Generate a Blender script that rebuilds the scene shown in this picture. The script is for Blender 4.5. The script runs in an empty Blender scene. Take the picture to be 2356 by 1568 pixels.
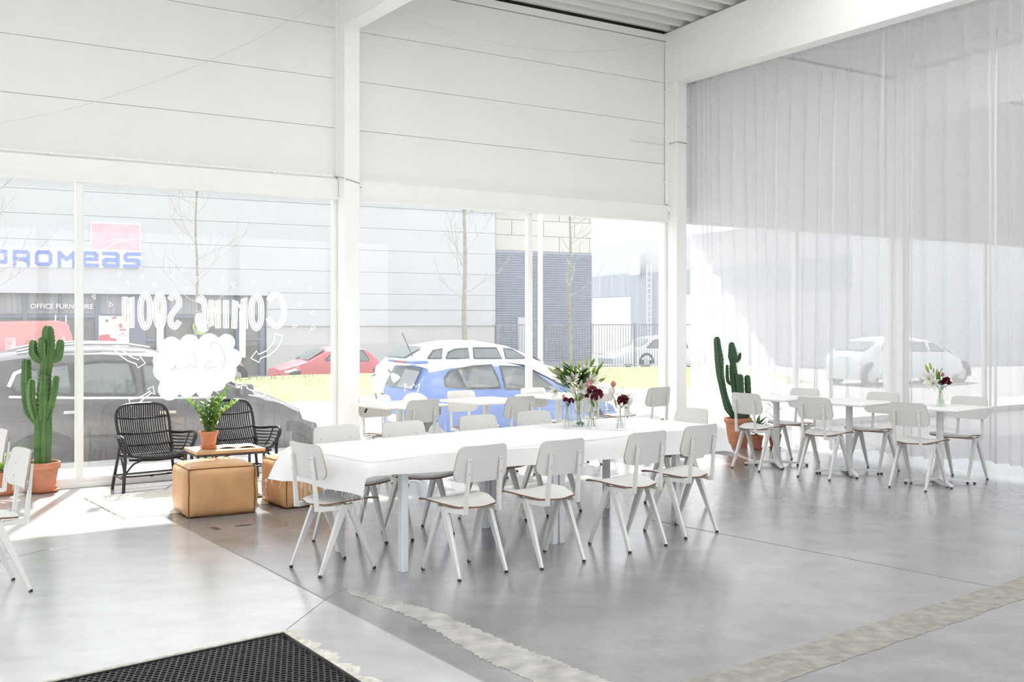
import bpy, bmesh, math, random
from mathutils import Vector, Matrix

# ------------------------------------------------------------------ camera, world, sun, exposure
SC = bpy.context.scene
COL = SC.collection
F, CX, YH, EYE = 2450.0, 1178.0, 737.0, 1.573      # focal length / horizon in 2356x1568 pixels, eye height in metres
cam_d = bpy.data.cameras.new('camera')
cam_d.sensor_width = 36.0
cam_d.lens = 36.0 * F / 2356.0
cam_d.shift_y = -(784.0 - YH) / 2356.0
cam_d.clip_end = 400
cam = bpy.data.objects.new('camera', cam_d)
cam.location = (0, 0, EYE)
cam.rotation_euler = (math.pi / 2, 0, 0)
COL.objects.link(cam)
SC.camera = cam

wd = bpy.data.worlds.new('sky')
SC.world = wd
wd.use_nodes = True
bg = wd.node_tree.nodes['Background']
bg.inputs[0].default_value = (0.93, 0.965, 1.0, 1)
bg.inputs[1].default_value = 1.25

sun_d = bpy.data.lights.new('sun', 'SUN')
sun_d.energy = 6.2
sun_d.angle = math.radians(1.5)
sun_d.color = (1.0, 0.965, 0.90)
sun = bpy.data.objects.new('sun', sun_d)
_el = math.radians(48.0)
_h = Vector((0.165, -0.986, 0)).normalized()
sun.rotation_euler = Vector((_h.x * math.cos(_el), _h.y * math.cos(_el), -math.sin(_el))).to_track_quat('-Z', 'Y').to_euler()
sun.location = (-4, 30, 40)
COL.objects.link(sun)

SC.view_settings.view_transform = 'Standard'
SC.view_settings.look = 'None'
SC.view_settings.exposure = 0.80
SC.view_settings.gamma = 1.0
SC.view_settings.use_curve_mapping = False
SC.cycles.max_bounces = 7
SC.cycles.diffuse_bounces = 4
SC.cycles.glossy_bounces = 3
SC.cycles.transparent_max_bounces = 24
SC.cycles.use_adaptive_sampling = True
SC.cycles.adaptive_threshold = 0.09
SC.cycles.adaptive_min_samples = 12
SC.cycles.caustics_reflective = False
SC.cycles.caustics_refractive = False

# ------------------------------------------------------------------ geometry of the place
WA = math.radians(34.0)                               # the window wall runs at 34 degrees to the picture plane
UX, UY = math.cos(WA), math.sin(WA)

def fl(px, py, h=0.0):
    """point of height h seen at a pixel"""
    z = F * (EYE - h) / (py - YH)
    return Vector(((px - CX) * z / F, z, h))

P0 = fl(144, 1123.6)

def vplane(px, py, q, ang):
    """pixel on a vertical plane through q with direction ang -> (distance along, height)"""
    dx, dy = math.cos(ang), math.sin(ang)
    rx = (px - CX) / F
    den = dx - rx * dy
    t = (rx * q[1] - q[0]) / den
    s = q[1] + t * dy
    return t, EYE - (py - YH) * s / F

def wl(px, py, n=0.0):
    q = (P0.x + n * UY, P0.y - n * UX)
    return vplane(px, py, q, WA)

def W(t, n, h=0.0):
    """wall frame -> world: t along the window wall, n into the room"""
    return Vector((P0.x + t * UX + n * UY, P0.y + t * UY - n * UX, h))

def tn(p):
    dx, dy = p[0] - P0.x, p[1] - P0.y
    return dx * UX + dy * UY, dx * UY - dy * UX

# ------------------------------------------------------------------ mesh builder
class MB:
    def __init__(s):
        s.v, s.f, s.m, s.mi = [], [], [], 0
    def add(s, vs, fs):
        b = len(s.v)
        s.v += [tuple(v) for v in vs]
        for f in fs:
            s.f.append(tuple(i + b for i in f)); s.m.append(s.mi)
        return s
    def box(s, x0, x1, y0, y1, z0, z1):
        vs = [(x, y, z) for z in (z0, z1) for y in (y0, y1) for x in (x0, x1)]
        return s.add(vs, [(0, 2, 3, 1), (4, 5, 7, 6), (0, 1, 5, 4), (2, 6, 7, 3), (0, 4, 6, 2), (1, 3, 7, 5)])
    def bbox(s, x0, x1, y0, y1, z0, z1, b):
        """box with bevelled vertical and top edges"""
        def ring(i, z):
            return [(x0 + i, y0 + b, z), (x0 + b, y0 + i, z), (x1 - b, y0 + i, z), (x1 - i, y0 + b, z),
                    (x1 - i, y1 - b, z), (x1 - b, y1 - i, z), (x0 + b, y1 - i, z), (x0 + i, y1 - b, z)]
        rs = [ring(b * .6, z0), ring(0, z0 + b * .6), ring(0, z1 - b * .6), ring(b * .6, z1)]
        return s.loft(rs, True, True)
    def loft(s, rings, closed=True, caps=True):
        n = len(rings[0]); vs = [p for r in rings for p in r]; fs = []
        for i in range(len(rings) - 1):
            for j in range(n if closed else n - 1):
                k = (j + 1) % n
                fs.append((i * n + j, i * n + k, (i + 1) * n + k, (i + 1) * n + j))
        if caps and closed:
            fs.append(tuple(range(n - 1, -1, -1)))
            b = (len(rings) - 1) * n
            fs.append(tuple(range(b, b + n)))
        return s.add(vs, fs)
    def bar(s, p0, p1, w0, d0, w1=None, d1=None, up=(0, 0, 1)):
        """straight bar, rectangular section w (side) x d, tapering"""
        w1 = w0 if w1 is None else w1; d1 = d0 if d1 is None else d1
        p0, p1 = Vector(p0), Vector(p1); ax = (p1 - p0).normalized()
        sd = ax.cross(Vector(up))
        if sd.length < 1e-4: sd = ax.cross(Vector((1, 0, 0)))
        sd.normalize(); dn = sd.cross(ax)
        r = []
        for p, w, d in ((p0, w0, d0), (p1, w1, d1)):
            r.append([p - sd * w / 2 - dn * d / 2, p + sd * w / 2 - dn * d / 2, p + sd * w / 2 + dn * d / 2, p - sd * w / 2 + dn * d / 2])
        return s.loft(r)
    def tube(s, path, r, n=6, closed=False, flat=1.0):
        path = [Vector(p) for p in path]; m = len(path)
        rad = r if isinstance(r, (list, tuple)) else [r] * m
        rings = []; ref = None
        for i, p in enumerate(path):
            if closed: d = path[(i + 1) % m] - path[i - 1]
            else: d = path[min(i + 1, m - 1)] - path[max(i - 1, 0)]
            d.normalize()
            if ref is None:
                ref = d.cross(Vector((0, 0, 1)))
                if ref.length < 1e-3: ref = d.cross(Vector((0, 1, 0)))
            ref = (ref - d * ref.dot(d)).normalized()
            b = d.cross(ref)
            rings.append([p + ref * math.cos(2 * math.pi * k / n) * rad[i] + b * math.sin(2 * math.pi * k / n) * rad[i] * flat for k in range(n)])
        if closed: rings.append(rings[0])
        return s.loft(rings, True, not closed)
    def lathe(s, prof, n=20, c=(0, 0, 0), capb=True, capt=True):
        rings = [[(c[0] + r * math.cos(2 * math.pi * k / n), c[1] + r * math.sin(2 * math.pi * k / n), c[2] + z) for k in range(n)] for r, z in prof]
        b = len(s.v); s.loft(rings, True, False)
        if capb: s.f.append(tuple(b + k for k in range(n - 1, -1, -1))); s.m.append(s.mi)
        if capt: s.f.append(tuple(b + (len(prof) - 1) * n + k for k in range(n))); s.m.append(s.mi)
        return s
    def blob(s, p, axis, length, prof, n=8, sq=1.0):
        """lathed body along any axis, prof = (fraction, radius)"""
        p = Vector(p); ax = Vector(axis).normalized()
        a = ax.cross(Vector((0, 0, 1)))
        if a.length < 1e-3: a = Vector((1, 0, 0))
        a.normalize(); b = ax.cross(a)
        rings = [[p + ax * length * f + (a * math.cos(2 * math.pi * k / n) + b * math.sin(2 * math.pi * k / n) * sq) * r for k in range(n)] for f, r in prof]
        return s.loft(rings)
    def prism(s, poly, fn, d0, d1):
        """2-D polygon (u,v) extruded from depth d0 to d1; fn(u,v,d) -> xyz"""
        n = len(poly)
        vs = [fn(u, v, d0) for u, v in poly] + [fn(u, v, d1) for u, v in poly]
        fs = [tuple(range(n)), tuple(range(2 * n - 1, n - 1, -1))]
        fs += [(i, i + n, (i + 1) % n + n, (i + 1) % n) for i in range(n)]
        return s.add(vs, fs)
    def ribbon(s, pts, w, fn, d0, d1, closed=False):
        """flat band along a 2-D polyline"""
        m = len(pts); L, R = [], []
        for i in range(m):
            if closed: a, b = pts[i - 1], pts[(i + 1) % m]
            else: a, b = pts[max(i - 1, 0)], pts[min(i + 1, m - 1)]
            dx, dy = b[0] - a[0], b[1] - a[1]; l = math.hypot(dx, dy) or 1
            nx, ny = -dy / l, dx / l
            p = pts[i]
            L.append((p[0] + nx * w / 2, p[1] + ny * w / 2)); R.append((p[0] - nx * w / 2, p[1] - ny * w / 2))
        rings = [[fn(*L[i], d0), fn(*R[i], d0), fn(*R[i], d1), fn(*L[i], d1)] for i in range(m)]
        if closed: rings.append(rings[0])
        return s.loft(rings, True, not closed)
    def leaf(s, p, d, up, length, width, bend=0.0, seg=5, fold=.15, shape=None):
        p, d = Vector(p), Vector(d).normalized(); up = Vector(up)
        sd = d.cross(up)
        if sd.length < 1e-3: sd = d.cross(Vector((1, .3, 0)))
        sd.normalize(); nm = sd.cross(d)
        vs, fs = [], []
        for i in range(seg + 1):
            t = i / seg
            w = (shape(t) if shape else math.sin(math.pi * min(1, t * .93 + .07)) ** .8) * width / 2
            q = p + d * length * t - nm * bend * length * t * t
            vs += [q - sd * w + nm * fold * w, q, q + sd * w + nm * fold * w]
        for i in range(seg):
            a = i * 3
            fs += [(a, a + 1, a + 4, a + 3), (a + 1, a + 2, a + 5, a + 4)]
        return s.add(vs, fs)
    def build(s, name, mats, parent=None, smooth=None):
        me = bpy.data.meshes.new(name)
        me.from_pydata(s.v, [], s.f)
        if not isinstance(mats, (list, tuple)): mats = [mats]
        for m in mats: me.materials.append(m)
        if len(mats) > 1: me.polygons.foreach_set('material_index', s.m)
        bm = bmesh.new(); bm.from_mesh(me)
        bmesh.ops.recalc_face_normals(bm, faces=bm.faces)
        bm.to_mesh(me); bm.free()
        if smooth:
            me.polygons.foreach_set('use_smooth', [True] * len(me.polygons))
            me.set_sharp_from_angle(angle=math.radians(smooth))
        me.update()
        o = bpy.data.objects.new(name, me)
        COL.objects.link(o)
        if parent: o.parent = parent
        return o

def empty(name, loc=(0, 0, 0), rz=0.0):
    o = bpy.data.objects.new(name, None)
    o.empty_display_size = .1
    o.location = loc; o.rotation_euler = (0, 0, rz)
    COL.objects.link(o)
    return o

def tag(o, label, cat, group=None, kind=None):
    o['label'] = label; o['category'] = cat
    if group: o['group'] = group
    if kind: o['kind'] = kind
    return o

def struct(o, label=None):
    o['kind'] = 'structure'
    if label: o['label'] = label
    return o

def copy_tree(o, parent=None):
    c = o.copy(); COL.objects.link(c); c.parent = parent
    for ch in list(o.children): copy_tree(ch, c)
    return c

def place(root, loc, rz):
    root.location = loc; root.rotation_euler = (0, 0, rz)
    return root

# ------------------------------------------------------------------ materials
def mat(name, col, rough=.5, var=.05, scale=6.0, bump=0.0, bscale=None, metal=0.0, spec=.5, stretch=None, trans=0.0, col2=None):
    m = bpy.data.materials.new(name); m.use_nodes = True
    nt = m.node_tree; N = nt.nodes; L = nt.links
    b = N['Principled BSDF']
    b.inputs['Roughness'].default_value = rough
    b.inputs['Metallic'].default_value = metal
    b.inputs['Specular IOR Level'].default_value = spec
    tc = N.new('ShaderNodeTexCoord'); vec = tc.outputs['Object']
    if stretch:
        mp = N.new('ShaderNodeMapping'); mp.inputs['Scale'].default_value = stretch
        L.new(vec, mp.inputs['Vector']); vec = mp.outputs['Vector']
    nz = N.new('ShaderNodeTexNoise'); nz.inputs['Scale'].default_value = scale; nz.inputs['Detail'].default_value = 4
    L.new(vec, nz.inputs['Vector'])
    mx = N.new('ShaderNodeMix'); mx.data_type = 'RGBA'
    c2 = col2 or tuple(max(0, c * (1 - var)) for c in col)
    mx.inputs['A'].default_value = (*c2, 1)
    mx.inputs['B'].default_value = (*[min(1, c * (1 + (0 if col2 else var * .5))) for c in col], 1)
    rp = N.new('ShaderNodeMapRange'); rp.inputs['From Min'].default_value = .3; rp.inputs['From Max'].default_value = .7
    L.new(nz.outputs['Fac'], rp.inputs['Value']); L.new(rp.outputs['Result'], mx.inputs['Factor'])
    L.new(mx.outputs['Result'], b.inputs['Base Color'])
    if bump:
        n2 = N.new('ShaderNodeTexNoise'); n2.inputs['Scale'].default_value = bscale or scale * 6; n2.inputs['Detail'].default_value = 5
        L.new(vec, n2.inputs['Vector'])
        bp = N.new('ShaderNodeBump'); bp.inputs['Strength'].default_value = bump; bp.inputs['Distance'].default_value = .01
        L.new(n2.outputs['Fac'], bp.inputs['Height']); L.new(bp.outputs['Normal'], b.inputs['Normal'])
    if trans:
        tr = N.new('ShaderNodeBsdfTranslucent'); L.new(mx.outputs['Result'], tr.inputs['Color'])
        ms = N.new('ShaderNodeMixShader'); ms.inputs[0].default_value = trans
        L.new(b.outputs[0], ms.inputs[1]); L.new(tr.outputs[0], ms.inputs[2])
        L.new(ms.outputs[0], N['Material Output'].inputs['Surface'])
    return m

def glass_mat(name, haze, tint=(1, 1, 1), ior=1.45, hazecol=(.95, .97, 1), hz_scale=1.5):
    """thin pane: clear, slightly dusty, mirroring by its index"""
    m = bpy.data.materials.new(name); m.use_nodes = True
    nt = m.node_tree; N = nt.nodes; L = nt.links
    N.remove(N['Principled BSDF'])
    t = N.new('ShaderNodeBsdfTransparent'); t.inputs[0].default_value = (*tint, 1)
    d1 = N.new('ShaderNodeBsdfTranslucent'); d1.inputs[0].default_value = (*hazecol, 1)
    d2 = N.new('ShaderNodeBsdfDiffuse'); d2.inputs[0].default_value = (*hazecol, 1)
    dm = N.new('ShaderNodeMixShader'); dm.inputs[0].default_value = .35
    L.new(d1.outputs[0], dm.inputs[1]); L.new(d2.outputs[0], dm.inputs[2])
    tc = N.new('ShaderNodeTexCoord'); nz = N.new('ShaderNodeTexNoise'); nz.inputs['Scale'].default_value = hz_scale; nz.inputs['Detail'].default_value = 6
    L.new(tc.outputs['Object'], nz.inputs['Vector'])
    mr = N.new('ShaderNodeMapRange'); mr.inputs['To Min'].default_value = haze * .8; mr.inputs['To Max'].default_value = haze * 1.2
    L.new(nz.outputs['Fac'], mr.inputs['Value'])
    m1 = N.new('ShaderNodeMixShader'); L.new(mr.outputs[0], m1.inputs[0])
    L.new(t.outputs[0], m1.inputs[1]); L.new(dm.outputs[0], m1.inputs[2])
    g = N.new('ShaderNodeBsdfGlossy'); g.inputs['Roughness'].default_value = .01
    # Schlick reflectance, the same from both faces of the thin pane
    ge = N.new('ShaderNodeNewGeometry'); dt = N.new('ShaderNodeVectorMath'); dt.operation = 'DOT_PRODUCT'
    L.new(ge.outputs['Normal'], dt.inputs[0]); L.new(ge.outputs['Incoming'], dt.inputs[1])
    def mth(op, a, c):
        n_ = N.new('ShaderNodeMath'); n_.operation = op
        for i_, x_ in enumerate((a, c)):
            if isinstance(x_, (int, float)): n_.inputs[i_].default_value = x_
            elif x_ is not None: L.new(x_, n_.inputs[i_])
        return n_.outputs[0]
    r0 = 2 * ((ior - 1) / (ior + 1)) ** 2
    fr = mth('MULTIPLY_ADD', mth('POWER', mth('SUBTRACT', 1.0, mth('ABSOLUTE', dt.outputs['Value'], 0)), 5.0), 1 - r0)
    fr.node.inputs[2].default_value = r0
    m2 = N.new('ShaderNodeMixShader'); L.new(fr, m2.inputs[0])
    L.new(m1.outputs[0], m2.inputs[1]); L.new(g.outputs[0], m2.inputs[2])
    L.new(m2.outputs[0], N['Material Output'].inputs['Surface'])
    return m

def sheer_mat(name, col, clear):
    m = bpy.data.materials.new(name); m.use_nodes = True
    nt = m.node_tree; N = nt.nodes; L = nt.links
    N.remove(N['Principled BSDF'])
    t = N.new('ShaderNodeBsdfTransparent')
    a = N.new('ShaderNodeBsdfTranslucent'); a.inputs[0].default_value = (*col, 1)
    d = N.new('ShaderNodeBsdfDiffuse'); d.inputs[0].default_value = (*col, 1)
    m1 = N.new('ShaderNodeMixShader'); m1.inputs[0].default_value = .5
    L.new(a.outputs[0], m1.inputs[1]); L.new(d.outputs[0], m1.inputs[2])
    tc = N.new('ShaderNodeTexCoord'); nz = N.new('ShaderNodeTexNoise'); nz.inputs['Scale'].default_value = 60
    L.new(tc.outputs['Object'], nz.inputs['Vector'])
    mr = N.new('ShaderNodeMapRange'); mr.inputs['To Min'].default_value = 1 - clear - .06; mr.inputs['To Max'].default_value = 1 - clear + .06
    L.new(nz.outputs['Fac'], mr.inputs['Value'])
    m2 = N.new('ShaderNodeMixShader'); L.new(mr.outputs[0], m2.inputs[0])
    L.new(t.outputs[0], m2.inputs[1]); L.new(m1.outputs[0], m2.inputs[2])
    L.new(m2.outputs[0], N['Material Output'].inputs['Surface'])
    return m

def floor_mat():
    m = bpy.data.materials.new('polished_concrete'); m.use_nodes = True
    nt = m.node_tree; N = nt.nodes; L = nt.links; b = N['Principled BSDF']
    tc = N.new('ShaderNodeTexCoord'); V = tc.outputs['Object']
    def noise(sc, det=6, st=None, rough=.6):
        n = N.new('ShaderNodeTexNoise'); n.inputs['Scale'].default_value = sc; n.inputs['Detail'].default_value = det; n.inputs['Roughness'].default_value = rough
        if st:
            mp = N.new('ShaderNodeMapping'); mp.inputs['Scale'].default_value = st; mp.inputs['Rotation'].default_value = (0, 0, -.7)
            L.new(V, mp.inputs['Vector']); L.new(mp.outputs[0], n.inputs['Vector'])
        else: L.new(V, n.inputs['Vector'])
        return n.outputs['Fac']
    def mr(v, a, c, d, e):
        n = N.new('ShaderNodeMapRange'); n.inputs['From Min'].default_value = a; n.inputs['From Max'].default_value = c
        n.inputs['To Min'].default_value = d; n.inputs['To Max'].default_value = e; L.new(v, n.inputs['Value']); return n.outputs[0]
    def mixc(f, A, B):
        n = N.new('ShaderNodeMix'); n.data_type = 'RGBA'; L.new(f, n.inputs['Factor'])
        for k, c in (('A', A), ('B', B)):
            if isinstance(c, tuple): n.inputs[k].default_value = (*c, 1)
            else: L.new(c, n.inputs[k])
        return n.outputs['Result']
    def math_(op, a, c):
        n = N.new('ShaderNodeMath'); n.operation = op
        for i, x in enumerate((a, c)):
            if isinstance(x, (int, float)): n.inputs[i].default_value = x
            else: L.new(x, n.inputs[i])
        return n.outputs[0]
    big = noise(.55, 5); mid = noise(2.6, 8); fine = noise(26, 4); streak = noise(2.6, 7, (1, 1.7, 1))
    c = mixc(mr(big, .3, .7, 0, 1), (.195, .198, .202), (.295, .30, .307))
    c = mixc(mr(mid, .42, .68, 0, .5), c, (.37, .375, .385))
    c = mixc(mr(streak, .5, .8, 0, .35), c, (.21, .21, .205))
    c = mixc(mr(fine, .35, .7, 0, .22), c, (.17, .17, .17))
    # paler concrete, ending sharply at the sawn joint
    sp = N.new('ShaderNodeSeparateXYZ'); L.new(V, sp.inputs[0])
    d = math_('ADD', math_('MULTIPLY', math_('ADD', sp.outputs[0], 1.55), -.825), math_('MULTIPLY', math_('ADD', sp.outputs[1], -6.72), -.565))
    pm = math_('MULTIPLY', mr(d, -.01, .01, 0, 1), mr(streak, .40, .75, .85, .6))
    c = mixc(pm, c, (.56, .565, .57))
    L.new(c, b.inputs['Base Color'])
    L.new(mr(big, .3, .7, .17, .27), b.inputs['Roughness'])
    b.inputs['Specular IOR Level'].default_value = .6
    b.inputs['Coat Weight'].default_value = .3; b.inputs['Coat Roughness'].default_value = .2      # sealer on the polished floor
    bp = N.new('ShaderNodeBump'); bp.inputs['Strength'].default_value = .035; bp.inputs['Distance'].default_value = .01
    L.new(mid, bp.inputs['Height']); L.new(bp.outputs['Normal'], b.inputs['Normal'])
    return m

M = {}
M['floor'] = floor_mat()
M['wall'] = mat('painted_wall_panel', (.885, .88, .85), .55, .02, 1.2, .02, 40)
M['trim'] = mat('white_painted_wood', (.91, .90, .875), .5, .02, 3, .03, 30)
M['steel'] = mat('white_painted_steel', (.925, .92, .905), .4, .02, 3)
M['deck'] = mat('grey_roof_deck', (.76, .76, .725), .4, .06, 2)
M['dark'] = mat('gap_shade', (.03, .03, .03), .8, .2, 5)
M['opal'] = mat('added_opal_rooflight', (.55, .555, .56), .6, .03, 1, trans=.9)
M['plaster'] = mat('white_plaster', (.84, .84, .83), .7, .04, 1.5, .03, 40)
M['glass'] = glass_mat('window_glass', .06)
M['paint'] = mat('white_window_paint', (.92, .92, .91), .8, .03, 20, 0, trans=.5)
M['ink'] = mat('grey_marker_ink', (.32, .32, .33), .8, .1, 20)
M['chair'] = mat('white_lacquered_ply', (.72, .71, .685), .38, .03, 5)
M['ply_edge'] = mat('reddish_ply_edge', (.25, .12, .075), .5, .25, 30, stretch=(1, 1, 8))
M['chair_steel'] = mat('white_coated_steel', (.78, .77, .745), .35, .03, 5)
M['ply_edge_pale'] = mat('pale_ply_edge', (.46, .36, .30), .5, .25, 30, stretch=(1, 1, 8))
M['rubber'] = mat('dark_rubber', (.045, .042, .04), .7, .2, 30)
M['screw'] = mat('grey_screw', (.35, .35, .35), .35, .1, 50, metal=.8)
M['table_white'] = mat('white_laminate', (.88, .88, .87), .3, .02, 4)
M['table_leg'] = mat('pale_blue_white_leg', (.80, .82, .86), .4, .03, 6)
M['cloth'] = mat('white_cotton_cloth', (.93, .93, .925), .9, .02, 3, .15, 90, trans=.12)
M['terra'] = mat('terracotta', (.58, .235, .135), .75, .22, 9, .12, 60)
M['terra2'] = mat('dark_terracotta', (.40, .14, .085), .7, .22, 9, .12, 60)
M['soil'] = mat('dry_soil', (.13, .09, .06), .95, .4, 30, .5, 60)
M['cactus'] = mat('cactus_green', (.10, .21, .055), .55, .3, 7, .1, 60, col2=(.055, .135, .04))
M['cactus_dark'] = mat('dark_cactus_green', (.052, .12, .05), .55, .3, 7, .1, 60, col2=(.03, .075, .035))
M['spine'] = mat('pale_spines', (.42, .36, .22), .7, .2, 60)
M['leaf'] = mat('bright_leaf', (.24, .42, .07), .35, .25, 14, trans=.3)
M['leaf_dark'] = mat('dark_leaf', (.06, .13, .03), .35, .3, 14, trans=.2)
M['leaf_mid'] = mat('mid_leaf', (.11, .23, .045), .35, .3, 14, trans=.25)
M['bud'] = mat('lily_bud', (.52, .58, .16), .5, .25, 25, trans=.2)
M['petal'] = mat('white_petal', (.86, .83, .76), .6, .06, 30, trans=.35)
M['pink'] = mat('pink_petal', (.72, .28, .28), .6, .25, 30, trans=.25)
M['crimson'] = mat('dark_crimson_petal', (.13, .01, .025), .7, .3, 50)
M['stem'] = mat('flower_stem', (.24, .36, .10), .5, .2, 30)
M['vase'] = glass_mat('clear_vase_glass', .035, (.985, .995, .99), 1.5, (.95, 1, .98), 20)
M['stone'] = mat('dark_green_stones', (.06, .075, .06), .4, .4, 40)
M['wicker'] = mat('black_rattan', (.018, .018, .021), .38, .3, 40)
M['leather'] = mat('tan_leather', (.60, .335, .155), .42, .12, 5, .10, 70)
M['seam'] = mat('brown_piping', (.20, .085, .025), .6, .2, 30)
M['wood'] = mat('light_wood', (.62, .40, .21), .5, .2, 4, .04, 40, stretch=(1, 9, 1))
M['black_metal'] = mat('black_metal', (.06, .055, .055), .45, .2, 20)
M['paper'] = mat('paper', (.84, .82, .80), .8, .04, 10)
M['rug'] = mat('cream_wool_rug', (.82, .79, .73), .95, .08, 25, .6, 140)
M['mat'] = mat('black_rubber_mat', (.035, .036, .040), .5, .3, 20)
M['band'] = mat('rough_concrete_band', (.36, .34, .31), .7, .35, 13, .2, 40, col2=(.22, .205, .19))
M['band_pale'] = mat('pale_concrete_band', (.50, .485, .46), .7, .35, 9, .2, 40, col2=(.30, .29, .275))
M['crumb'] = mat('chipped_concrete', (.66, .63, .57), .9, .3, 25, .5, 60)
M['joint'] = mat('dark_joint', (.235, .23, .22), .8, .3, 20)
M['pit'] = mat('pit_concrete', (.12, .115, .11), .9, .3, 8)
M['grey_plastic'] = mat('grey_plastic', (.55, .55, .53), .5, .05, 20)
M['wire'] = mat('pale_wire', (.76, .745, .70), .6, .1, 20)
M['dark_wire'] = mat('grey_wire', (.22, .22, .22), .6, .1, 20)
M['sheer'] = sheer_mat('sheer_curtain', (.975, .975, .99), .33)
M['heading'] = mat('curtain_heading_tape', (.84, .84, .84), .9, .03, 20, trans=.2)

# ================================================================== THE HALL
random.seed(7)
COLS = [-6.758 + 4.772 * i for i in range(6)]         # left faces of the steel columns along the window wall
CW = .179
BAYS = [(COLS[i] + CW, COLS[i + 1]) for i in range(5)]
NB = 17.0                                              # depth of the hall
def frame(name):
    return empty(name, (P0.x, P0.y, 0), WA)
def wb(mb, t0, t1, n0, n1, h0, h1):
    return mb.box(t0, t1, -n1, -n0, h0, h1)
def roof_h(n): return 5.43 + .055 * n

# floor with the pit for the entrance mat
KC = fl(650, 1452)
A_L = Vector((math.cos(math.radians(221)), math.sin(math.radians(221)), 0))
A_D = Vector((math.cos(math.radians(-56)), math.sin(math.radians(-56)), 0))
PL, PD = 2.1, 1.45
hole = [KC, KC + A_L * PL, KC + A_L * PL + A_D * PD, KC + A_D * PD]
outer = [W(-6.9, -.12), W(17.4, -.12), W(17.4, NB), W(-6.9, NB)]
from mathutils.geometry import tessellate_polygon
tri = tessellate_polygon([[Vector((p.x, p.y, 0)) for p in outer], [Vector((p.x, p.y, 0)) for p in hole]])
allp = outer + hole
mb = MB(); mb.add([(p.x, p.y, 0) for p in allp], [tuple(t) for t in tri])
mb.add([(p.x, p.y, -.3) for p in outer], [(0, 1, 2, 3)])
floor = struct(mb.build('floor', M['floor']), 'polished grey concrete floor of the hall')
for p in floor.data.polygons:
    if p.center.z > -.1 and p.normal.z < 0: p.flip()
mb = MB()
mb.add([(p.x, p.y, 0) for p in hole] + [(p.x, p.y, -.055) for p in hole], [(0, 1, 5, 4), (1, 2, 6, 5), (2, 3, 7, 6), (3, 0, 4, 7), (4, 5, 6, 7)])
mb.build('mat_pit', M['pit'], floor)
# metal edging along the far side of the pit, chipped concrete lip along its right side
mb = MB(); mb.bar(KC + Vector((0, 0, .001)), KC + A_L * PL + Vector((0, 0, .001)), .022, .006); mb.build('pit_edging', M['crumb'], floor)
mb = MB(); pts = []
for i in range(60):
    t = i / 59 * PD
    pts.append((KC + A_D * t, KC + A_D * t - A_L * (.045 + .035 * random.random() + .02 * math.sin(i * .7))))
rings = []
for a, b in pts:
    m_ = a.lerp(b, .5)
    rings.append([(a.x, a.y, -.03 - .012 * random.random()), (a.x + .004, a.y, .001), (m_.x, m_.y, .004 + .004 * random.random()), (b.x, b.y, .0004)])
mb.loft(rings, False, False); mb.build('chipped_lip', M['crumb'], floor)

def floor_patch(name, pa, pb, m, z=.0012, jag=.012):
    """strip between two floor polylines"""
    mb = MB(); n = 150; rings = []
    for i in range(n + 1):
        t = i / n
        def at(pl):
            k = t * (len(pl) - 1); j = min(int(k), len(pl) - 2); return pl[j].lerp(pl[j + 1], k - j)
        a, b = at(pa), at(pb); d = (b - a).normalized()
        a = a + d * random.uniform(-jag, jag); b = b + d * random.uniform(-jag, jag)
        rings.append([(a.x, a.y, z), (b.x, b.y, z)])
    mb.loft(rings, False, False)
    o = mb.build(name, m, floor)
    for p in o.data.polygons:
        if p.normal.z < 0: p.flip()
    return o
def ext(a, b, k0, k1): return [a + (b - a) * k0, a + (b - a) * .5, a + (b - a) * k1]
floor_patch('concrete_band', ext(fl(1574, 1568), fl(2283, 1348.6), -.5, 1.9), ext(fl(1798, 1568), fl(2356, 1378), -.5, 2.0), M['band'])
floor_patch('concrete_band', [fl(800, 1352), fl(1010, 1408), fl(1174, 1479), fl(1398, 1564), fl(1640, 1655)], [fl(795, 1362), fl(960, 1425), fl(1100, 1511), fl(1217, 1564), fl(1400, 1655)], M['band_pale'], jag=.014)
def joint(pts, w=.012, z=.0008, m='joint', name='floor_joint'):
    mb = MB(); mb.ribbon([(p.x, p.y) for p in pts], w, lambda u, v, d: (u, v, d), z - .001, z); mb.build(name, M[m], floor)
joint([fl(1500, 1196), fl(1777, 1250), fl(2283, 1348.6)], .011)
joint([fl(460, 1232), fl(600, 1300), fl(745, 1377)], .006)
joint([fl(660, 1447), fl(760, 1370), fl(800, 1352)], .005)
joint([fl(0, 1290), fl(110, 1262)], .008)
joint([fl(380, 1212), fl(520, 1195)], .010)
for q in ((495, 1215, 40), (560, 1208, 0)):
    p = fl(q[0], q[1]); a = math.radians(36)
    mb = MB(); e = Vector((math.cos(a), math.sin(a), 0)); 
    if q[2]: e = Vector((e.y, -e.x, 0))
    mb.bar(p - e * .06, p + e * .06, .05, .003); mb.build('floor_socket', M['black_metal'], floor)
p = fl(135, 1262); mb = MB(); mb.bar(p - Vector((.05, .03, 0)), p + Vector((.05, .03, 0)), .09, .006); mb.build('floor_hatch', M['grey_plastic'], floor)

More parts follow.
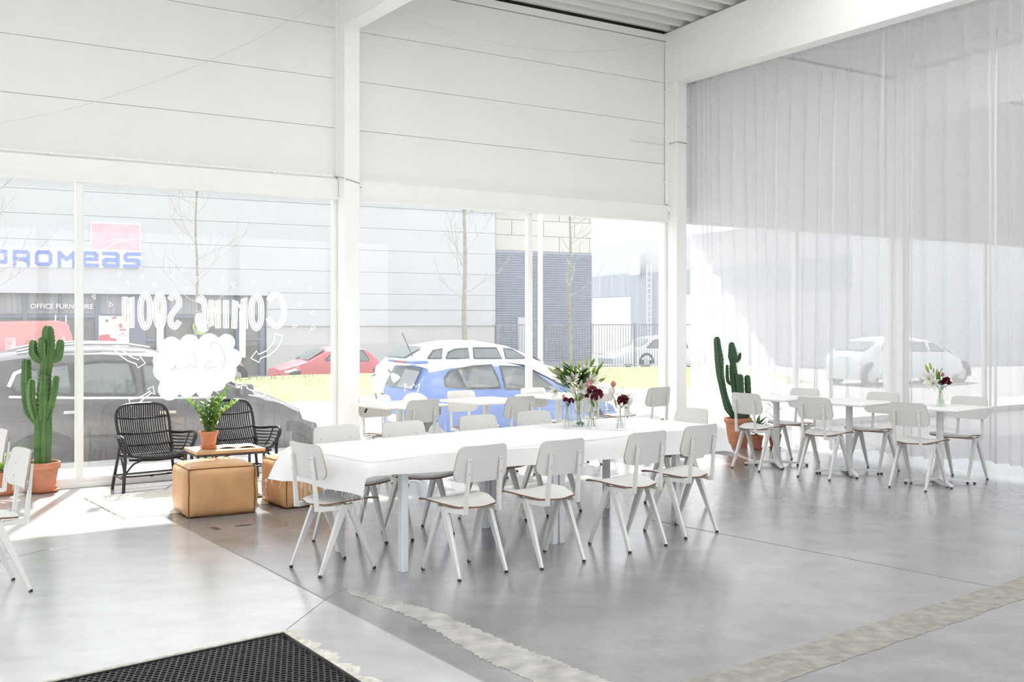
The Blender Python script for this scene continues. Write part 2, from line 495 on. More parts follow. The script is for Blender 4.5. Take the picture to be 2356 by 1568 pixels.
# window wall above the glazing: stacked panels, each its own piece
wf = struct(frame('wall_front'), 'white panelled wall above the windows')
rows = [(3.10, 3.655), (3.655, 4.19), (4.19, 4.735), (4.735, 5.28)]
for bi, (t0, t1) in enumerate(BAYS):
    mb = MB(); wb(mb, t0 - .05, t1 + .05, -.14, -.028, 3.05, 5.36); mb.build('backing', M['wall'], wf)
    for h0, h1 in rows:
        mb = MB(); mb.bbox(t0 + .004, t1 - .004, -.0, .026, h0 + .0018, h1 - .0018, .003); mb.build('panel', M['wall'], wf)
    mb = MB(); wb(mb, t0, t1, -.16, .015, 5.29, 5.375); mb.build('coping', M['trim'], wf)
    mb = MB(); wb(mb, t0, t1, -.3, -.03, 5.376, 5.9); mb.build('eaves_shade', M['dark'], wf)  # dark box standing in for the shade in the eaves gap

# glazed bays
MULL = {1: .15, 2: 5.336}
for bi, (t0, t1) in enumerate(BAYS):
    w = struct(frame('window_%d' % (bi + 1)), 'large glazed shopfront bay with white timber frame')
    ml = MULL.get(bi, t0 + 2.37)
    mb = MB(); mb.bbox(t0, t1, -.05, .10, 2.895, 3.10, .008); mb.build('header', M['trim'], w)
    mb = MB(); wb(mb, t0, t1, -.04, .058, 2.875, 2.905); mb.build('header_bead', M['trim'], w)
    mb = MB(); mb.bbox(t0, t1, -.035, .10, 0.0, .055, .006); wb(mb, t0, t1, -.06, .015, .05, .092); mb.build('sill', M['trim'], w)
    for a, b in ((t0, t0 + .035), (t1 - .035, t1)):
        mb = MB(); mb.bbox(a, b, -.012, .06, .09, 2.88, .004); mb.build('jamb', M['trim'], w)
    mb = MB(); mb.bbox(ml - .034, ml + .034, -.016, .06, .09, 2.88, .006); mb.build('mullion', M['trim'], w)
    for a, b in ((t0 + .03, ml - .03), (ml + .03, t1 - .03)):
        mb = MB(); mb.add([(a, .03, .085), (b, .03, .085), (b, .03, 2.885), (a, .03, 2.885)], [(0, 1, 2, 3)]); mb.build('pane', M['glass'], w)
WIN1 = bpy.data.objects['window_2']; WIN2 = bpy.data.objects['window_3']

# steel columns and roof beams
for i, t in enumerate(COLS):
    c = struct(frame('steel_column'), 'white boxed steel column between the window bays')
    mb = MB(); mb.bbox(t, t + CW, -.20, .16, 0, 4.74, .006); mb.build('shaft', M['steel'], c)
    mb = MB(); mb.bbox(t - .02, t + CW + .02, -.035, .16, 3.12, 5.3, .004); mb.build('cover_strip', M['steel'], c)
    for hh in (3.5, 4.0, 4.45):
        mb = MB(); mb.blob((t + CW + .001, -.15, hh), (1, 0, 0), .008, ((0, .007), (1, .006)), 6); mb.build('bolt', M['grey_plastic'], c)
    bm_ = struct(frame('roof_beam'), 'white roof beam running into the hall')
    mb = MB()
    for t0, t1, lo in ((t, t + CW, .0), ):
        vs = []
        for n in (-.12, NB):
            vs += [(t0, -n, 4.735 + .015 * n), (t1, -n, 4.735 + .015 * n), (t1, -n, roof_h(n) - .03), (t0, -n, roof_h(n) - .03)]
        mb.add(vs, [(0, 1, 2, 3), (7, 6, 5, 4), (0, 4, 5, 1), (1, 5, 6, 2), (2, 6, 7, 3), (3, 7, 4, 0)])
    mb.build('web', M['steel'], bm_)
    mb = MB(); vs = []
    for n in (-.12, NB):
        vs += [(t - .012, -n, 4.715 + .015 * n), (t + CW + .012, -n, 4.715 + .015 * n), (t + CW + .012, -n, 4.735 + .015 * n), (t - .012, -n, 4.735 + .015 * n)]
    mb.add(vs, [(0, 1, 2, 3), (7, 6, 5, 4), (0, 4, 5, 1), (1, 5, 6, 2), (2, 6, 7, 3), (3, 7, 4, 0)])
    mb.build('flange', M['steel'], bm_)
    mb = MB(); wb(mb, t - .006, t + CW, -.1, .27, 4.74, 5.40); mb.build('end_plate', M['steel'], bm_)

# corrugated roof deck on the beams, with unseen rooflights added for light
ceil = struct(frame('ceiling'), 'grey corrugated steel roof deck')
NEAR_, MID_, FAR_ = (2.6, 5.3), (5.3, 9.6), (11.2, 15.6)
def tspans(n):
    """stretches of solid deck along the wall at depth n; the gaps hold the added opal rooflights"""
    for k, (a, b) in enumerate((NEAR_, MID_, FAR_)):
        if a <= n <= b:
            out = []; prev = -7.2
            for i, (t0, t1) in enumerate(BAYS):
                if i > 3 or (k == 0 and i in (0, 3)): continue
                out.append((prev, t0 + .25)); prev = t1 - .25
            return out + [(prev, 17.6)]
    return [(-7.2, 17.6)]
mb = MB(); n = .0; pitch = .235
while n < NB:
    prof = [(0, .0), (.055, .0), (.085, .07), (.205, .07), (.235, .0)]
    for a, b in tspans(n + pitch / 2):
        rings = [[(t, -(n + dn), roof_h(n + dn) + dh - .01) for dn, dh in prof] for t in (a, b)]
        mb.loft(rings, False, False)
    n += pitch
mb.build('roof_deck', M['deck'], ceil)
mb = MB()
for a, b in [(-.35, 2.6), NEAR_, MID_, (9.6, 11.2), FAR_, (15.6, NB + .2)]:
    for t0, t1 in tspans((a + b) / 2):
        vs = [(t, -n_, roof_h(n_) + z) for z in (.075, .2) for n_ in (a, b) for t in (t0, t1)]
        mb.add(vs, [(0, 2, 3, 1), (4, 5, 7, 6), (0, 1, 5, 4), (2, 6, 7, 3), (0, 4, 6, 2), (1, 3, 7, 5)])
mb.build('roof_slab', M['deck'], ceil)
for k, (a, b) in enumerate((NEAR_, MID_, FAR_)):
    for i, (t0, t1) in enumerate(BAYS):
        if i > 3 or (k == 0 and i in (0, 3)): continue
        mb = MB(); mb.add([(t0 + .2, -a, roof_h(a) + .08), (t1 - .2, -a, roof_h(a) + .08), (t1 - .2, -b, roof_h(b) + .08), (t0 + .2, -b, roof_h(b) + .08)], [(0, 1, 2, 3)]); mb.build('added_rooflight', M['opal'], ceil)

# the walls out of the picture: unglazed openings added left and back for daylight
wr = struct(frame('wall_right')); mb = MB(); wb(mb, 17.3, 17.5, -.1, NB, 0, 6.4); mb.build('wall_face', M['plaster'], wr)
wlft = struct(frame('wall_left')); mb = MB()
wb(mb, -7.0, -6.8, -.1, NB, 0, .9); wb(mb, -7.0, -6.8, -.1, NB, 2.7, 6.4)
for k in range(5): wb(mb, -7.0, -6.8, k * 4.2 - .1, k * 4.2 + .2, .9, 2.7)
mb.build('wall_face', M['plaster'], wlft)
wbk = struct(frame('wall_back')); mb = MB()
wb(mb, -7.0, 17.5, NB, NB + .2, 0, .9); wb(mb, -7.0, 17.5, NB, NB + .2, 3.8, 6.4)
for t in COLS: wb(mb, t, t + .25, NB, NB + .2, .9, 3.8)
mb.build('wall_face', M['plaster'], wbk)

# conduit, wires and small boxes on the window wall
cd = tag(frame('conduit'), 'thin white conduit clipped along the top of the left window header', 'conduit')
mb = MB(); mb.tube([(-1.79, -.062, 3.125), (2.72, -.062, 3.125)], .011, 6); mb.build('pipe', M['steel'], cd)
for k in range(8):
    mb = MB(); mb.bbox(-1.2 + k * .54, -1.18 + k * .54, -.078, -.03, 3.108, 3.142, .003); mb.build('clip', M['steel'], cd)
mb = MB(); mb.tube([(2.72, -.062, 3.125), (2.78, -.16, 3.10), (2.80, -.208, 3.085), (2.96, -.208, 3.05), (2.975, -.12, 3.035), (3.05, -.06, 3.02)], .0035, 5); mb.build('loose_cable', M['dark_wire'], cd)
cd = tag(frame('conduit'), 'short white conduit with grey cable beside the corner column', 'conduit')
(ta, ha), (tb, hb) = wl(1450, 322), wl(1535, 329)
mb = MB(); mb.tube([(ta, -.014, ha), (tb, -.014, ha)], .008, 6); mb.build('pipe', M['steel'], cd)
mb = MB(); mb.bbox(tb, tb + .07, -.04, 0, ha - .035, ha + .035, .004); mb.build('junction_box', M['grey_plastic'], cd)
mb = MB(); mb.tube([(tb + .06, -.03, ha), (7.5, -.12, ha - .01), (7.56, -.21, ha + .01), (7.73, -.21, ha + .0)], .004, 5); mb.build('loose_cable', M['dark_wire'], cd)
cd = tag(frame('conduit'), 'upright white conduit in the corner beside the curtain column', 'conduit')
mb = MB(); mb.tube([(7.53, -.02, 3.12), (7.53, -.02, 5.2)], .012, 6); mb.build('pipe', M['steel'], cd)
for hh in (3.4, 4.0, 4.6):
    mb = MB(); mb.bbox(7.51, 7.55, -.04, 0, hh, hh + .02, .003); mb.build('clip', M['steel'], cd)
sn = tag(frame('wall_sensor'), 'small cream and grey sensor box on the header in the corner', 'sensor')
(ts, hs) = wl(1541, 482, .05)
mb = MB(); mb.bbox(ts - .045, ts + .03, -.085, -.05, hs - .035, hs + .035, .005); mb.build('housing', M['trim'], sn)
mb = MB(); mb.bbox(ts - .005, ts + .025, -.088, -.08, hs - .028, hs + .028, .002); mb.build('cover', M['grey_plastic'], sn)
def wire(pxs, label):
    o = tag(frame('hanging_wire'), label, 'wire'); pts = []
    for x, y in pxs:
        t, h = wl(x, y, .12); pts.append((t, -.12, h))
    mb = MB(); mb.tube(pts, .0024, 5); mb.build('strand', M['wire'], o)
wire([(-160, 312), (0, 283), (110, 262), (200, 240), (340, 194), (480, 140), (590, 90), (690, 35), (760, -10)], 'thin wire sagging across the upper left wall panels')
wire([(880, 15), (905, 30), (1000, 60), (1100, 90), (1200, 110), (1320, 120), (1420, 115), (1500, 100)], 'thin wire sagging across the upper right wall panels')

# ------------------------------------------------------------------ painted lettering and doodles on the panes
def glass_fn(u, v, d):                                  # pixels -> the inner face of the pane
    t, h = wl(u, v, -.03); return (t, .03 - d, h)
GD0, GD1 = .003, .006
def smooth_pts(p, k=6, closed=False):
    out = []; m = len(p)
    rng = range(m) if closed else range(m - 1)
    for i in rng:
        p0 = p[(i - 1) % m] if closed or i > 0 else p[i]
        p1 = p[i]; p2 = p[(i + 1) % m]
        p3 = p[(i + 2) % m] if closed or i + 2 < m else p[(i + 1) % m]
        for j in range(k):
            t = j / k
            out.append(tuple(.5 * ((2 * p1[a]) + (-p0[a] + p2[a]) * t + (2 * p0[a] - 5 * p1[a] + 4 * p2[a] - p3[a]) * t * t + (-p0[a] + 3 * p1[a] - 3 * p2[a] + p3[a]) * t ** 3) for a in range(2)))
    if not closed: out.append(tuple(p[-1]))
    return out
def offset(pts, o, closed=False):
    m = len(pts); out = []
    for i in range(m):
        a, b = (pts[i - 1], pts[(i + 1) % m]) if closed else (pts[max(i - 1, 0)], pts[min(i + 1, m - 1)])
        dx, dy = b[0] - a[0], b[1] - a[1]; l = math.hypot(dx, dy) or 1
        out.append((pts[i][0] - dy / l * o, pts[i][1] + dx / l * o))
    return out
GLY = {
    'C': ([(.92, .80), (.62, .98), (.28, .88), (.06, .55), (.12, .22), (.42, .04), (.75, .10), (.95, .28)], False, True),
    'O': ([(.5, 1), (.12, .8), (.04, .5), (.12, .2), (.5, 0), (.88, .2), (.96, .5), (.88, .8)], True, True),
    'M': ([(.02, 0), (.1, .98), (.5, .66), (.9, .9), (.98, 0)], False, False),
    'I': ([(.5, 0), (.5, 1)], False, False),
    'N': ([(.04, 0), (.06, .97), (.5, .6), (.94, .05), (.96, .97)], False, False),
    'G': ([(.95, .84), (.6, .98), (.25, .85), (.08, .5), (.2, .12), (.55, .02), (.92, .12), (.94, .36), (.6, .38)], False, True),
    'S': ([(.92, .84), (.6, .98), (.2, .88), (.14, .70), (.5, .52), (.86, .34), (.84, .12), (.5, .02), (.1, .18)], False, True),
}
words = [('C', 610, 660, 671, 757), ('O', 572, 607, 674, 760), ('M', 533, 569, 679, 760), ('I', 511, 528, 686, 759), ('N', 480, 507, 684, 759), ('G', 450, 478, 679, 757),
         ('S', 384, 420, 672, 758), ('O', 353, 382, 671, 758), ('O', 317, 351, 671, 758), ('N', 281, 308, 676, 758)]
for ch, x0, x1, y0, y1 in words:
    g, cl, sm = GLY[ch]
    e = 5.0
    px = [((x1 - e) - p[0] * (x1 - x0 - 2 * e), (y1 - e) - p[1] * (y1 - y0 - 2 * e)) for p in g]     # mirrored: painted to be read from the street
    if sm: px = smooth_pts(px, 5, cl)
    mb = MB()
    for o, w in ((-5.6, 2.7), (0.0, 5.8), (5.6, 2.7)):
        mb.ribbon(offset(px, o, cl), w, glass_fn, GD0, GD1, cl)
    if not cl:
        for k in (0, -1):
            mb.ribbon([offset(px, -5.4)[k], px[k], offset(px, 5.4)[k]], 2.2, glass_fn, GD0, GD1)
    o = mb.build('painted_letter', M['paint'], WIN1); o['label'] = 'white mirrored painted letter ' + ch
Z5 = lambda p: (260 + p[0] / 6.2, 740 + p[1] / 6.2)
lobes = [(830, 350, 140), (1090, 320, 142), (1370, 320, 158), (1610, 300, 130), (1690, 520, 142), (1600, 720, 150), (1480, 860, 130), (1300, 950, 130), (1050, 930, 145), (800, 960, 160), (700, 560, 135), (740, 690, 170), (1200, 640, 330)]
cx_, cy_ = 1200, 640; pts = []
for k in range(120):
    a = 2 * math.pi * k / 120; dx, dy = math.cos(a), math.sin(a); best = 0
    for lx, ly, r in lobes:
        ox, oy = lx - cx_, ly - cy_; b = ox * dx + oy * dy; disc = b * b - (ox * ox + oy * oy - r * r)
        if disc > 0: best = max(best, b + math.sqrt(disc))
    pts.append(Z5((cx_ + dx * best, cy_ + dy * best)))
mb = MB(); mb.prism(pts, glass_fn, GD0, GD1); cloud = mb.build('painted_cloud', M['paint'], WIN1); cloud['label'] = 'white painted cloud shape'
mb = MB()
for s in ([(1380, 360), (1410, 300), (1460, 290), (1520, 330), (1560, 410), (1590, 500), (1590, 580), (1560, 650), (1530, 670)],
          [(1480, 655), (1420, 645), (1380, 660), (1340, 660), (1310, 640), (1370, 565), (1400, 565)],
          [(1100, 445), (1150, 455), (1170, 530), (1180, 600), (1190, 640), (1140, 640), (1080, 600), (1060, 660), (1010, 640)],
          [(960, 655), (920, 665), (880, 640), (870, 615), (890, 640), (870, 675), (830, 675), (790, 655)]):
    mb.ribbon(smooth_pts([Z5(p) for p in s], 4), .9, glass_fn, .0065, .008)
mb.build('handwriting', M['ink'], cloud)
Z4 = lambda p: (440 + p[0] / 7.127, 620 + p[1] / 7.127)
arrows = [([Z4(p) for p in [(1365, 1040), (1490, 1080), (1470, 1170), (1400, 1300), (1280, 1400), (1130, 1455), (1110, 1520), (975, 1450), (1070, 1330), (1100, 1390), (1230, 1330), (1330, 1220), (1362, 1120)]], True),
          ([Z5(p) for p in [(20, 400), (100, 480), (210, 555), (330, 600), (350, 655), (460, 590), (385, 490), (360, 540), (240, 490), (140, 410), (60, 330)]], True),
          ([Z5(p) for p in [(225, 1110), (255, 1200), (360, 1160), (470, 1070), (550, 1010), (592, 1035), (570, 920), (490, 960), (530, 985), (430, 1050), (330, 1090)]], True),
          ([Z5(p) for p in [(1830, 960), (1830, 905), (1900, 905), (1915, 950), (1990, 985), (2090, 970), (2180, 895), (2215, 990), (2150, 1050), (2050, 1060), (1930, 1040)]], False)]
for pts, cl in arrows:
    mb = MB(); mb.ribbon(pts, 2.6, glass_fn, GD0, GD1, cl); mb.build('painted_arrow', M['paint'], WIN1)
for i, (x, y) in enumerate([(797, 725), (855, 788), (952, 742), (1035, 795), (1152, 748), (1246, 826), (1316, 755), (1408, 832), (1490, 758), (1558, 795), (1690, 775), (1935, 772), (2068, 825), (1997, 930), (2087, 985), (1965, 1075), (2090, 1083), (762, 825), (627, 877), (738, 928)]):
    x, y = x / 2.904, 380 + y / 2.904; a = random.Random(i).uniform(0, 6.28) if i > 12 else math.pi / 2 + random.Random(i).uniform(-.5, .5)
    pts = [(x + math.cos(a + k) * r, y + math.sin(a + k) * r) for k, r in ((0, 7.5), (2.35, 5.5), (-2.35, 5.5))]
    mb = MB(); mb.ribbon(pts, 2.2, glass_fn, GD0, GD1, True); mb.build('painted_triangle', M['paint'], WIN1)
# zigzag and dome doodle low on the second bay
mb = MB(); Z6 = lambda p: (760 + p[0] / 8.71, 820 + p[1] / 8.71)
mb.ribbon([Z6(p) for p in [(1490, 700), (1490, 530), (1540, 630), (1580, 620), (1610, 580), (1630, 620), (1680, 550), (1700, 610), (1785, 540), (1750, 710)]], 1.6, glass_fn, GD0, GD1)
mb.build('painted_zigzag', M['paint'], WIN2)
mb = MB(); mb.prism([Z6(p) for p in [(1440, 890), (1480, 800), (1560, 735), (1680, 715), (1820, 740), (1920, 810), (1960, 890)]], glass_fn, GD0, GD1)
mb.build('painted_dome', M['paint'], WIN2)

# ------------------------------------------------------------------ sheer curtains on a rail behind the corner beam
def ct(n): return 7.93 + .072 * min(max(n, 0), 4.2)
def ctop(n): return 4.775 + .036 * min(n, 5)
def hem(n): return .025 + .022 * min(max(n - .8, 0), 3.4)
def curtain(n0, n1, lam, label, seed, dense=()):
    rnd = random.Random(seed)
    o = tag(frame('sheer_curtain'), label, 'curtain', 'sheer curtains')
    pts = []; tau = n0; ph = 0.0
    base = []
    while tau < n1:
        l = lam * rnd.uniform(.55, 1.5)
        for a, b in dense:
            if a < tau < b: l *= .45
        amp = l * rnd.uniform(.22, .36); ov = l * rnd.choice([.04, .07, .13, .17])
        for k in range(10):
            f = k / 10
            base.append((tau + l * f, f, amp, ov, l))
        tau += l
    rows = 14; mb = MB(); rings = []
    drift = [(rnd.uniform(.4, 1.2), rnd.uniform(0, 6.28)) for _ in range(3)]
    for r in range(rows + 1):
        v = r / rows; ring = []
        for tq, f, amp, ov, l in base:
            g = .35 + .75 * min(1, (1 - v) * 3 + 0 if v > .7 else 1) if v > .7 else 1.0
            if v > .93: g = .35
            dr = sum(math.sin(tq * w_ * 2 + p_) for w_, p_ in drift) * .05 * (1 - v) * (.4 + .6 * math.sin(tq * 1.3))
            n = tq + ov * math.sin(4 * math.pi * f) * (1.0 if v < .9 else .4) + dr
            t = ct(tq) + amp * math.sin(2 * math.pi * f) * g
            z0 = hem(tq) + .012 * math.sin(tq * 5) + .006 * math.sin(2 * math.pi * f)
            z1 = ctop(tq)
            ring.append((t, -n, z0 + (z1 - z0) * v))
        rings.append(ring)
    mb.loft(rings, False, False)
    mb.build('sheer_cloth', M['sheer'], o, 60)
    mb = MB(); hp = []
    for i in range(0, len(base), 3):
        tq, f, amp, ov, l = base[i]
        hp.append((ct(tq) - .02 + .022 * math.sin(i * 1.7), -tq, ctop(tq) - .01))
    rg = [[(p[0], p[1], p[2] + dz) for dz in (-.035, .03)] for p in hp]
    mb.loft(rg, False, False); mb.build('heading_tape', M['heading'], o)
    return o
curtain(.05, 3.02, .17, 'sheer white curtain hanging next to the corner column, its folds gathered at the column', 3, ((0, .42),))
curtain(2.96, 9.0, .20, 'sheer white curtain hanging at the right picture edge, overlapping the other one', 5, ((2.9, 3.3),))
rl = tag(frame('curtain_rail'), 'slim white curtain rail under the roof beam', 'rail')
mb = MB(); mb.tube([(ct(n) - .01, -n, ctop(n) + .03) for n in (.0, 1, 2, 3, 4.2, 6, 9)], .014, 6); mb.build('rail', M['steel'], rl)

# ================================================================== THE STREET OUTSIDE
M['facade'] = mat('pale_cladding', (.50, .508, .52), .6, .03, .6)
M['plinth'] = mat('grey_plinth', (.50, .50, .49), .7, .05, 1)
M['shop_frame'] = mat('dark_blue_grey_frame', (.15, .165, .215), .5, .1, 3)
M['shop_glass'] = mat('dark_shop_glass', (.20, .20, .175), .15, .5, .7, spec=.5, col2=(.11, .115, .10))
M['shop_blind'] = mat('grey_corrugated_blind', (.30, .31, .325), .6, .3, 12, stretch=(1, 1, .05))
M['beige'] = mat('beige_block', (.56, .545, .50), .7, .04, .8)
M['louvre'] = mat('blue_grey_louvre', (.33, .36, .42), .5, .06, 2)
M['hall_white'] = mat('white_hall_cladding', (.52, .54, .57), .6, .03, .6)
M['hall_blue'] = mat('grey_blue_cladding', (.36, .40, .46), .6, .15, 3, stretch=(1, 1, .05))
M['asphalt'] = mat('pale_asphalt', (.30, .30, .30), .85, .12, 3, .1, 60)
M['paving'] = mat('pale_paving', (.42, .42, .41), .85, .1, 4, .1, 60)
M['grass'] = mat('spring_grass', (.20, .27, .085), .9, .35, 3, .5, 40, col2=(.15, .20, .06))
M['bark'] = mat('pale_bark', (.30, .27, .21), .9, .3, 14, .3, 60)
M['twig'] = mat('grey_twig', (.40, .38, .35), .9, .2, 30)
M['sign_blue'] = mat('blue_sign_letter', (.17, .24, .60), .4, .08, 4)
M['sign_pink'] = mat('faded_red_sign', (.70, .43, .49), .5, .15, 3)
M['sign_white'] = mat('white_sign', (.80, .80, .80), .5, .03, 4)
M['poster_red'] = mat('poster_red', (.62, .12, .13), .5, .1, 8)
M['poster_grey'] = mat('poster_grey', (.2, .2, .2), .6, .1, 8)
M['lime'] = mat('lime_green', (.40, .62, .12), .5, .1, 8)
M['fence'] = mat('grey_fence', (.22, .23, .25), .5, .1, 6)
M['tyre'] = mat('tyre', (.035, .035, .035), .75, .2, 20)
M['rim'] = mat('alloy_rim', (.45, .46, .47), .35, .1, 10, metal=.6)
M['car_glass'] = mat('car_glass', (.10, .125, .13), .04, .2, 2, spec=1.0)
M['car_trim'] = mat('car_black_trim', (.04, .04, .045), .5, .2, 10)
M['chrome'] = mat('chrome_strip', (.75, .75, .75), .15, .02, 10, metal=.9)
M['plate'] = mat('number_plate', (.75, .75, .72), .5, .05, 10)
M['lamp_red'] = mat('red_lamp', (.45, .04, .04), .2, .1, 10)
M['lamp_clear'] = mat('clear_lamp', (.72, .73, .74), .15, .1, 10)
M['car_black'] = mat('charcoal_car_paint', (.075, .072, .080), .16, .06, 2, spec=.8)
M['car_blue'] = mat('blue_car_paint', (.14, .25, .62), .2, .06, 2, spec=.8)
M['car_red'] = mat('red_car_paint', (.50, .11, .14), .25, .06, 2, spec=.7)
M['car_white'] = mat('white_car_paint', (.66, .68, .71), .25, .04, 2, spec=.7)
M['car_silver'] = mat('silver_car_paint', (.50, .52, .55), .25, .04, 2, spec=.7)
M['van_red'] = mat('faded_red_van_paint', (.62, .24, .23), .35, .06, 2)

G1, G2 = -.45, -.75
SA = math.radians(28.4)
SX, SY = math.cos(SA), math.sin(SA)
FQ = (-10.57, 44.8)                                     # foot of the opposite facade
def fx(px, py): return vplane(px, py, FQ, SA)
def street(name, q=FQ, ang=SA, z=0.0): return empty(name, (q[0], q[1], z), ang)

# ground: paving along the window, road, grass bank, yard beyond
mb = MB(); mb.box(-30, 40, .12, 1.9, -.5, 0.0); g = struct(mb.build('pavement', M['paving']), 'pale paving outside the windows'); g.location = (P0.x, P0.y, 0); g.rotation_euler = (0, 0, WA)
mb = MB(); mb.add([(-70, 5, G1), (90, 5, G1), (90, 62, G1 - .02), (-70, 62, G1 - .02)], [(0, 1, 2, 3)])
bankq = (-5.83, 29.9)
road = MB()
road.add([(-60, 1.9, G1), (70, 1.9, G1), (70, 17.0, G1), (-60, 17.0, G1)], [(0, 1, 2, 3)])
rd = struct(road.build('road', M['asphalt']), 'pale asphalt road'); rd.location = (P0.x, P0.y, 0); rd.rotation_euler = (0, 0, WA)
mb = MB(); rings = []
prof = [(-13.0, G1 - .12), (-3.4, -.46), (-2.6, -.36), (-.6, -.06), (.0, 0.0), (.9, -.03), (2.6, -.6), (3.6, G2), (12.5, G2), (60, G2)]
for x in range(-50, 17, 2):
    rings.append([(x, y, z + (.05 * math.sin(x * .7 + y) if -.5 < y < 1 else 0)) for y, z in prof[1:7]])
mb.loft(rings, False, False)
bank = struct(mb.build('grass_bank', M['grass'], None, 50), 'sunlit grass bank across the road'); bank.location = (bankq[0], bankq[1], 0); bank.rotation_euler = (0, 0, SA)
# short grass on the crest
rnd = random.Random(11); mb = MB()
for k in range(9000):
    x = rnd.uniform(-14, 16); y = rnd.uniform(-2.8, .9)
    z = -.46 + (y + 2.8) / 2.8 * .46 - (0 if y < 0 else .3 * y); hgt = rnd.uniform(.04, .11)
    a = rnd.uniform(0, 3.14); dx, dy = math.cos(a) * .012, math.sin(a) * .012; lx, ly = rnd.uniform(-.03, .03), rnd.uniform(-.03, .03)
    mb.add([(x - dx, y - dy, z - .02), (x + dx, y + dy, z - .02), (x + lx, y + ly, z + hgt)], [(0, 1, 2)])
gr = mb.build('grass_blades', M['grass']); gr.location = bank.location; gr.rotation_euler = bank.rotation_euler
tag(gr, 'short spring grass growing on the bank across the road', 'grass', kind='stuff')
mb = MB(); mb.add([(-60, 2.4, G2), (90, 2.4, G2), (90, 80, G2), (-60, 80, G2)], [(0, 1, 2, 3)])
yd = struct(mb.build('yard', M['asphalt']), 'asphalt yard in front of the buildings opposite'); yd.location = bank.location; yd.rotation_euler = (0, 0, SA)

# ------------------------------------------------------------------ building opposite with the furniture shop
b1 = tag(street('shop_building'), 'long pale clad building with dark glazed shopfront across the road', 'building')
XL, XR = -26.0, 11.13
ys = [2.75, 3.71, 4.68, 5.66, 6.6, 7.55, 8.5, 9.5]
for a, b in zip(ys[:-1], ys[1:]):
    mb = MB(); mb.bbox(XL, XR, 0, .25, a + .006, b - .006, .01); mb.build('cladding_panel', M['facade'], b1)
mb = MB(); mb.box(XL, XR, .05, .4, 2.7, 9.5); mb.box(.26, XR, .05, .4, 1.3, 2.75); mb.box(XL, XR, .4, 14, -.7, 9.4); mb.build('wall_core', M['plinth'], b1)
for a, b in ((1.33, 2.03), (2.05, 2.75)):
    mb = MB(); mb.bbox(.28, XR, 0, .25, a + .006, b - .006, .01); mb.build('cladding_panel', M['facade'], b1)
mb = MB(); mb.box(.28, XR, .08, .4, G2, 1.33); mb.build('plinth', M['plinth'], b1)
mb = MB(); mb.box(XL, .25, -.12, .3, 2.62, 2.78); mb.build('canopy_trim', M['facade'], b1)
mb = MB(); mb.box(XL, .2, .3, .38, G2, 2.65); mb.build('shop_glass', M['shop_glass'], b1)
t1, h1 = fx(100, 727)
segs = [-26, -22, -18, -14.5, -12]
xs_ = [(-20, 8), (58, 9), (140, 5), (226, 10), (318, 36), (388, 7), (464, 9), (549, 9), (606, 12)]
vt = [fx(x, 700)[0] for x, w in xs_]
for (x, w), t in zip(xs_, vt):
    ww = w * .018
    mb = MB(); mb.bbox(t - ww / 2, t + ww / 2, .16, .34, G2, 2.64, .01); mb.build('shop_post', M['shop_frame'], b1)
for t in segs:
    mb = MB(); mb.bbox(t - .08, t + .08, .16, .34, G2, 2.64, .01); mb.build('shop_post', M['shop_frame'], b1)
for a, b in zip([XL] + segs + vt[:-1], segs + vt):
    if b - a < .3: continue
    mb = MB(); mb.bbox(a, b, .18, .34, h1 - .07, h1 + .09, .01); mb.build('transom', M['shop_frame'], b1)
    mb = MB(); mb.box(a + .06, b - .06, .24, .30, h1 + .1, 2.62); mb.build('upper_blind', M['shop_blind'], b1)
    if a > -5:
        mb = MB(); mb.bbox(a, b, .2, .34, .74, .84, .01); mb.build('transom', M['shop_frame'], b1)
for x in (370, 560):
    t, h = fx(x, 760); mb = MB(); mb.bbox(t - .14, t + .14, .1, .24, .0, 2.0, .05); mb.build('hanging_banner', M['sign_white'], b1)
# signs on the facade
def sfn(u, v, d):
    t, h = fx(u, v); return (t, -d, h)
sg = tag(street('wall_sign'), 'blue block letters of the company name sign on the pale facade', 'sign')
mb = MB(); mb.prism([(-60, 566), (325, 574), (325, 617), (-60, 613)], sfn, .0, .03); mb.build('sign_back', M['sign_white'], sg)
def tile(x0, x1): return lambda p: (x0 + p[0] * (x1 - x0), (574 + (x0 - 29) * .024) + (1 - p[1]) * 35 + (p[0] * (x1 - x0)) * .024)
SG = {'P': [[(.1, -.2), (.1, .88), (.9, .88), (.9, .2), (.35, .2)]],
      'R': [[(.1, 0), (.1, .88), (.75, .88), (.9, .78), (.9, .5), (.75, .42), (.3, .42)], [(.55, .42), (.9, .25), (.9, 0)]],
      'O': [[(.1, .2), (.1, .75), (.22, .9), (.78, .9), (.9, .75), (.9, .25), (.78, .1), (.22, .1), (.1, .2)]],
      'M': [[(.1, 0), (.1, .9), (.5, .45), (.9, .9), (.9, 0)]],
      'e': [[(.3, .5), (.9, .5), (.9, .78), (.78, .9), (.22, .9), (.1, .75), (.1, .25), (.22, .1), (.95, .1)]],
      'a': [[(.05, .9), (.8, .9), (.92, .78), (.92, .1), (.2, .1), (.08, .2), (.08, .42), (.2, .5), (.7, .5)]],
      's': [[(.97, .9), (.2, .9), (.08, .8), (.08, .6), (.2, .5), (.8, .5), (.92, .4), (.92, .2), (.8, .1), (.03, .1)]]}
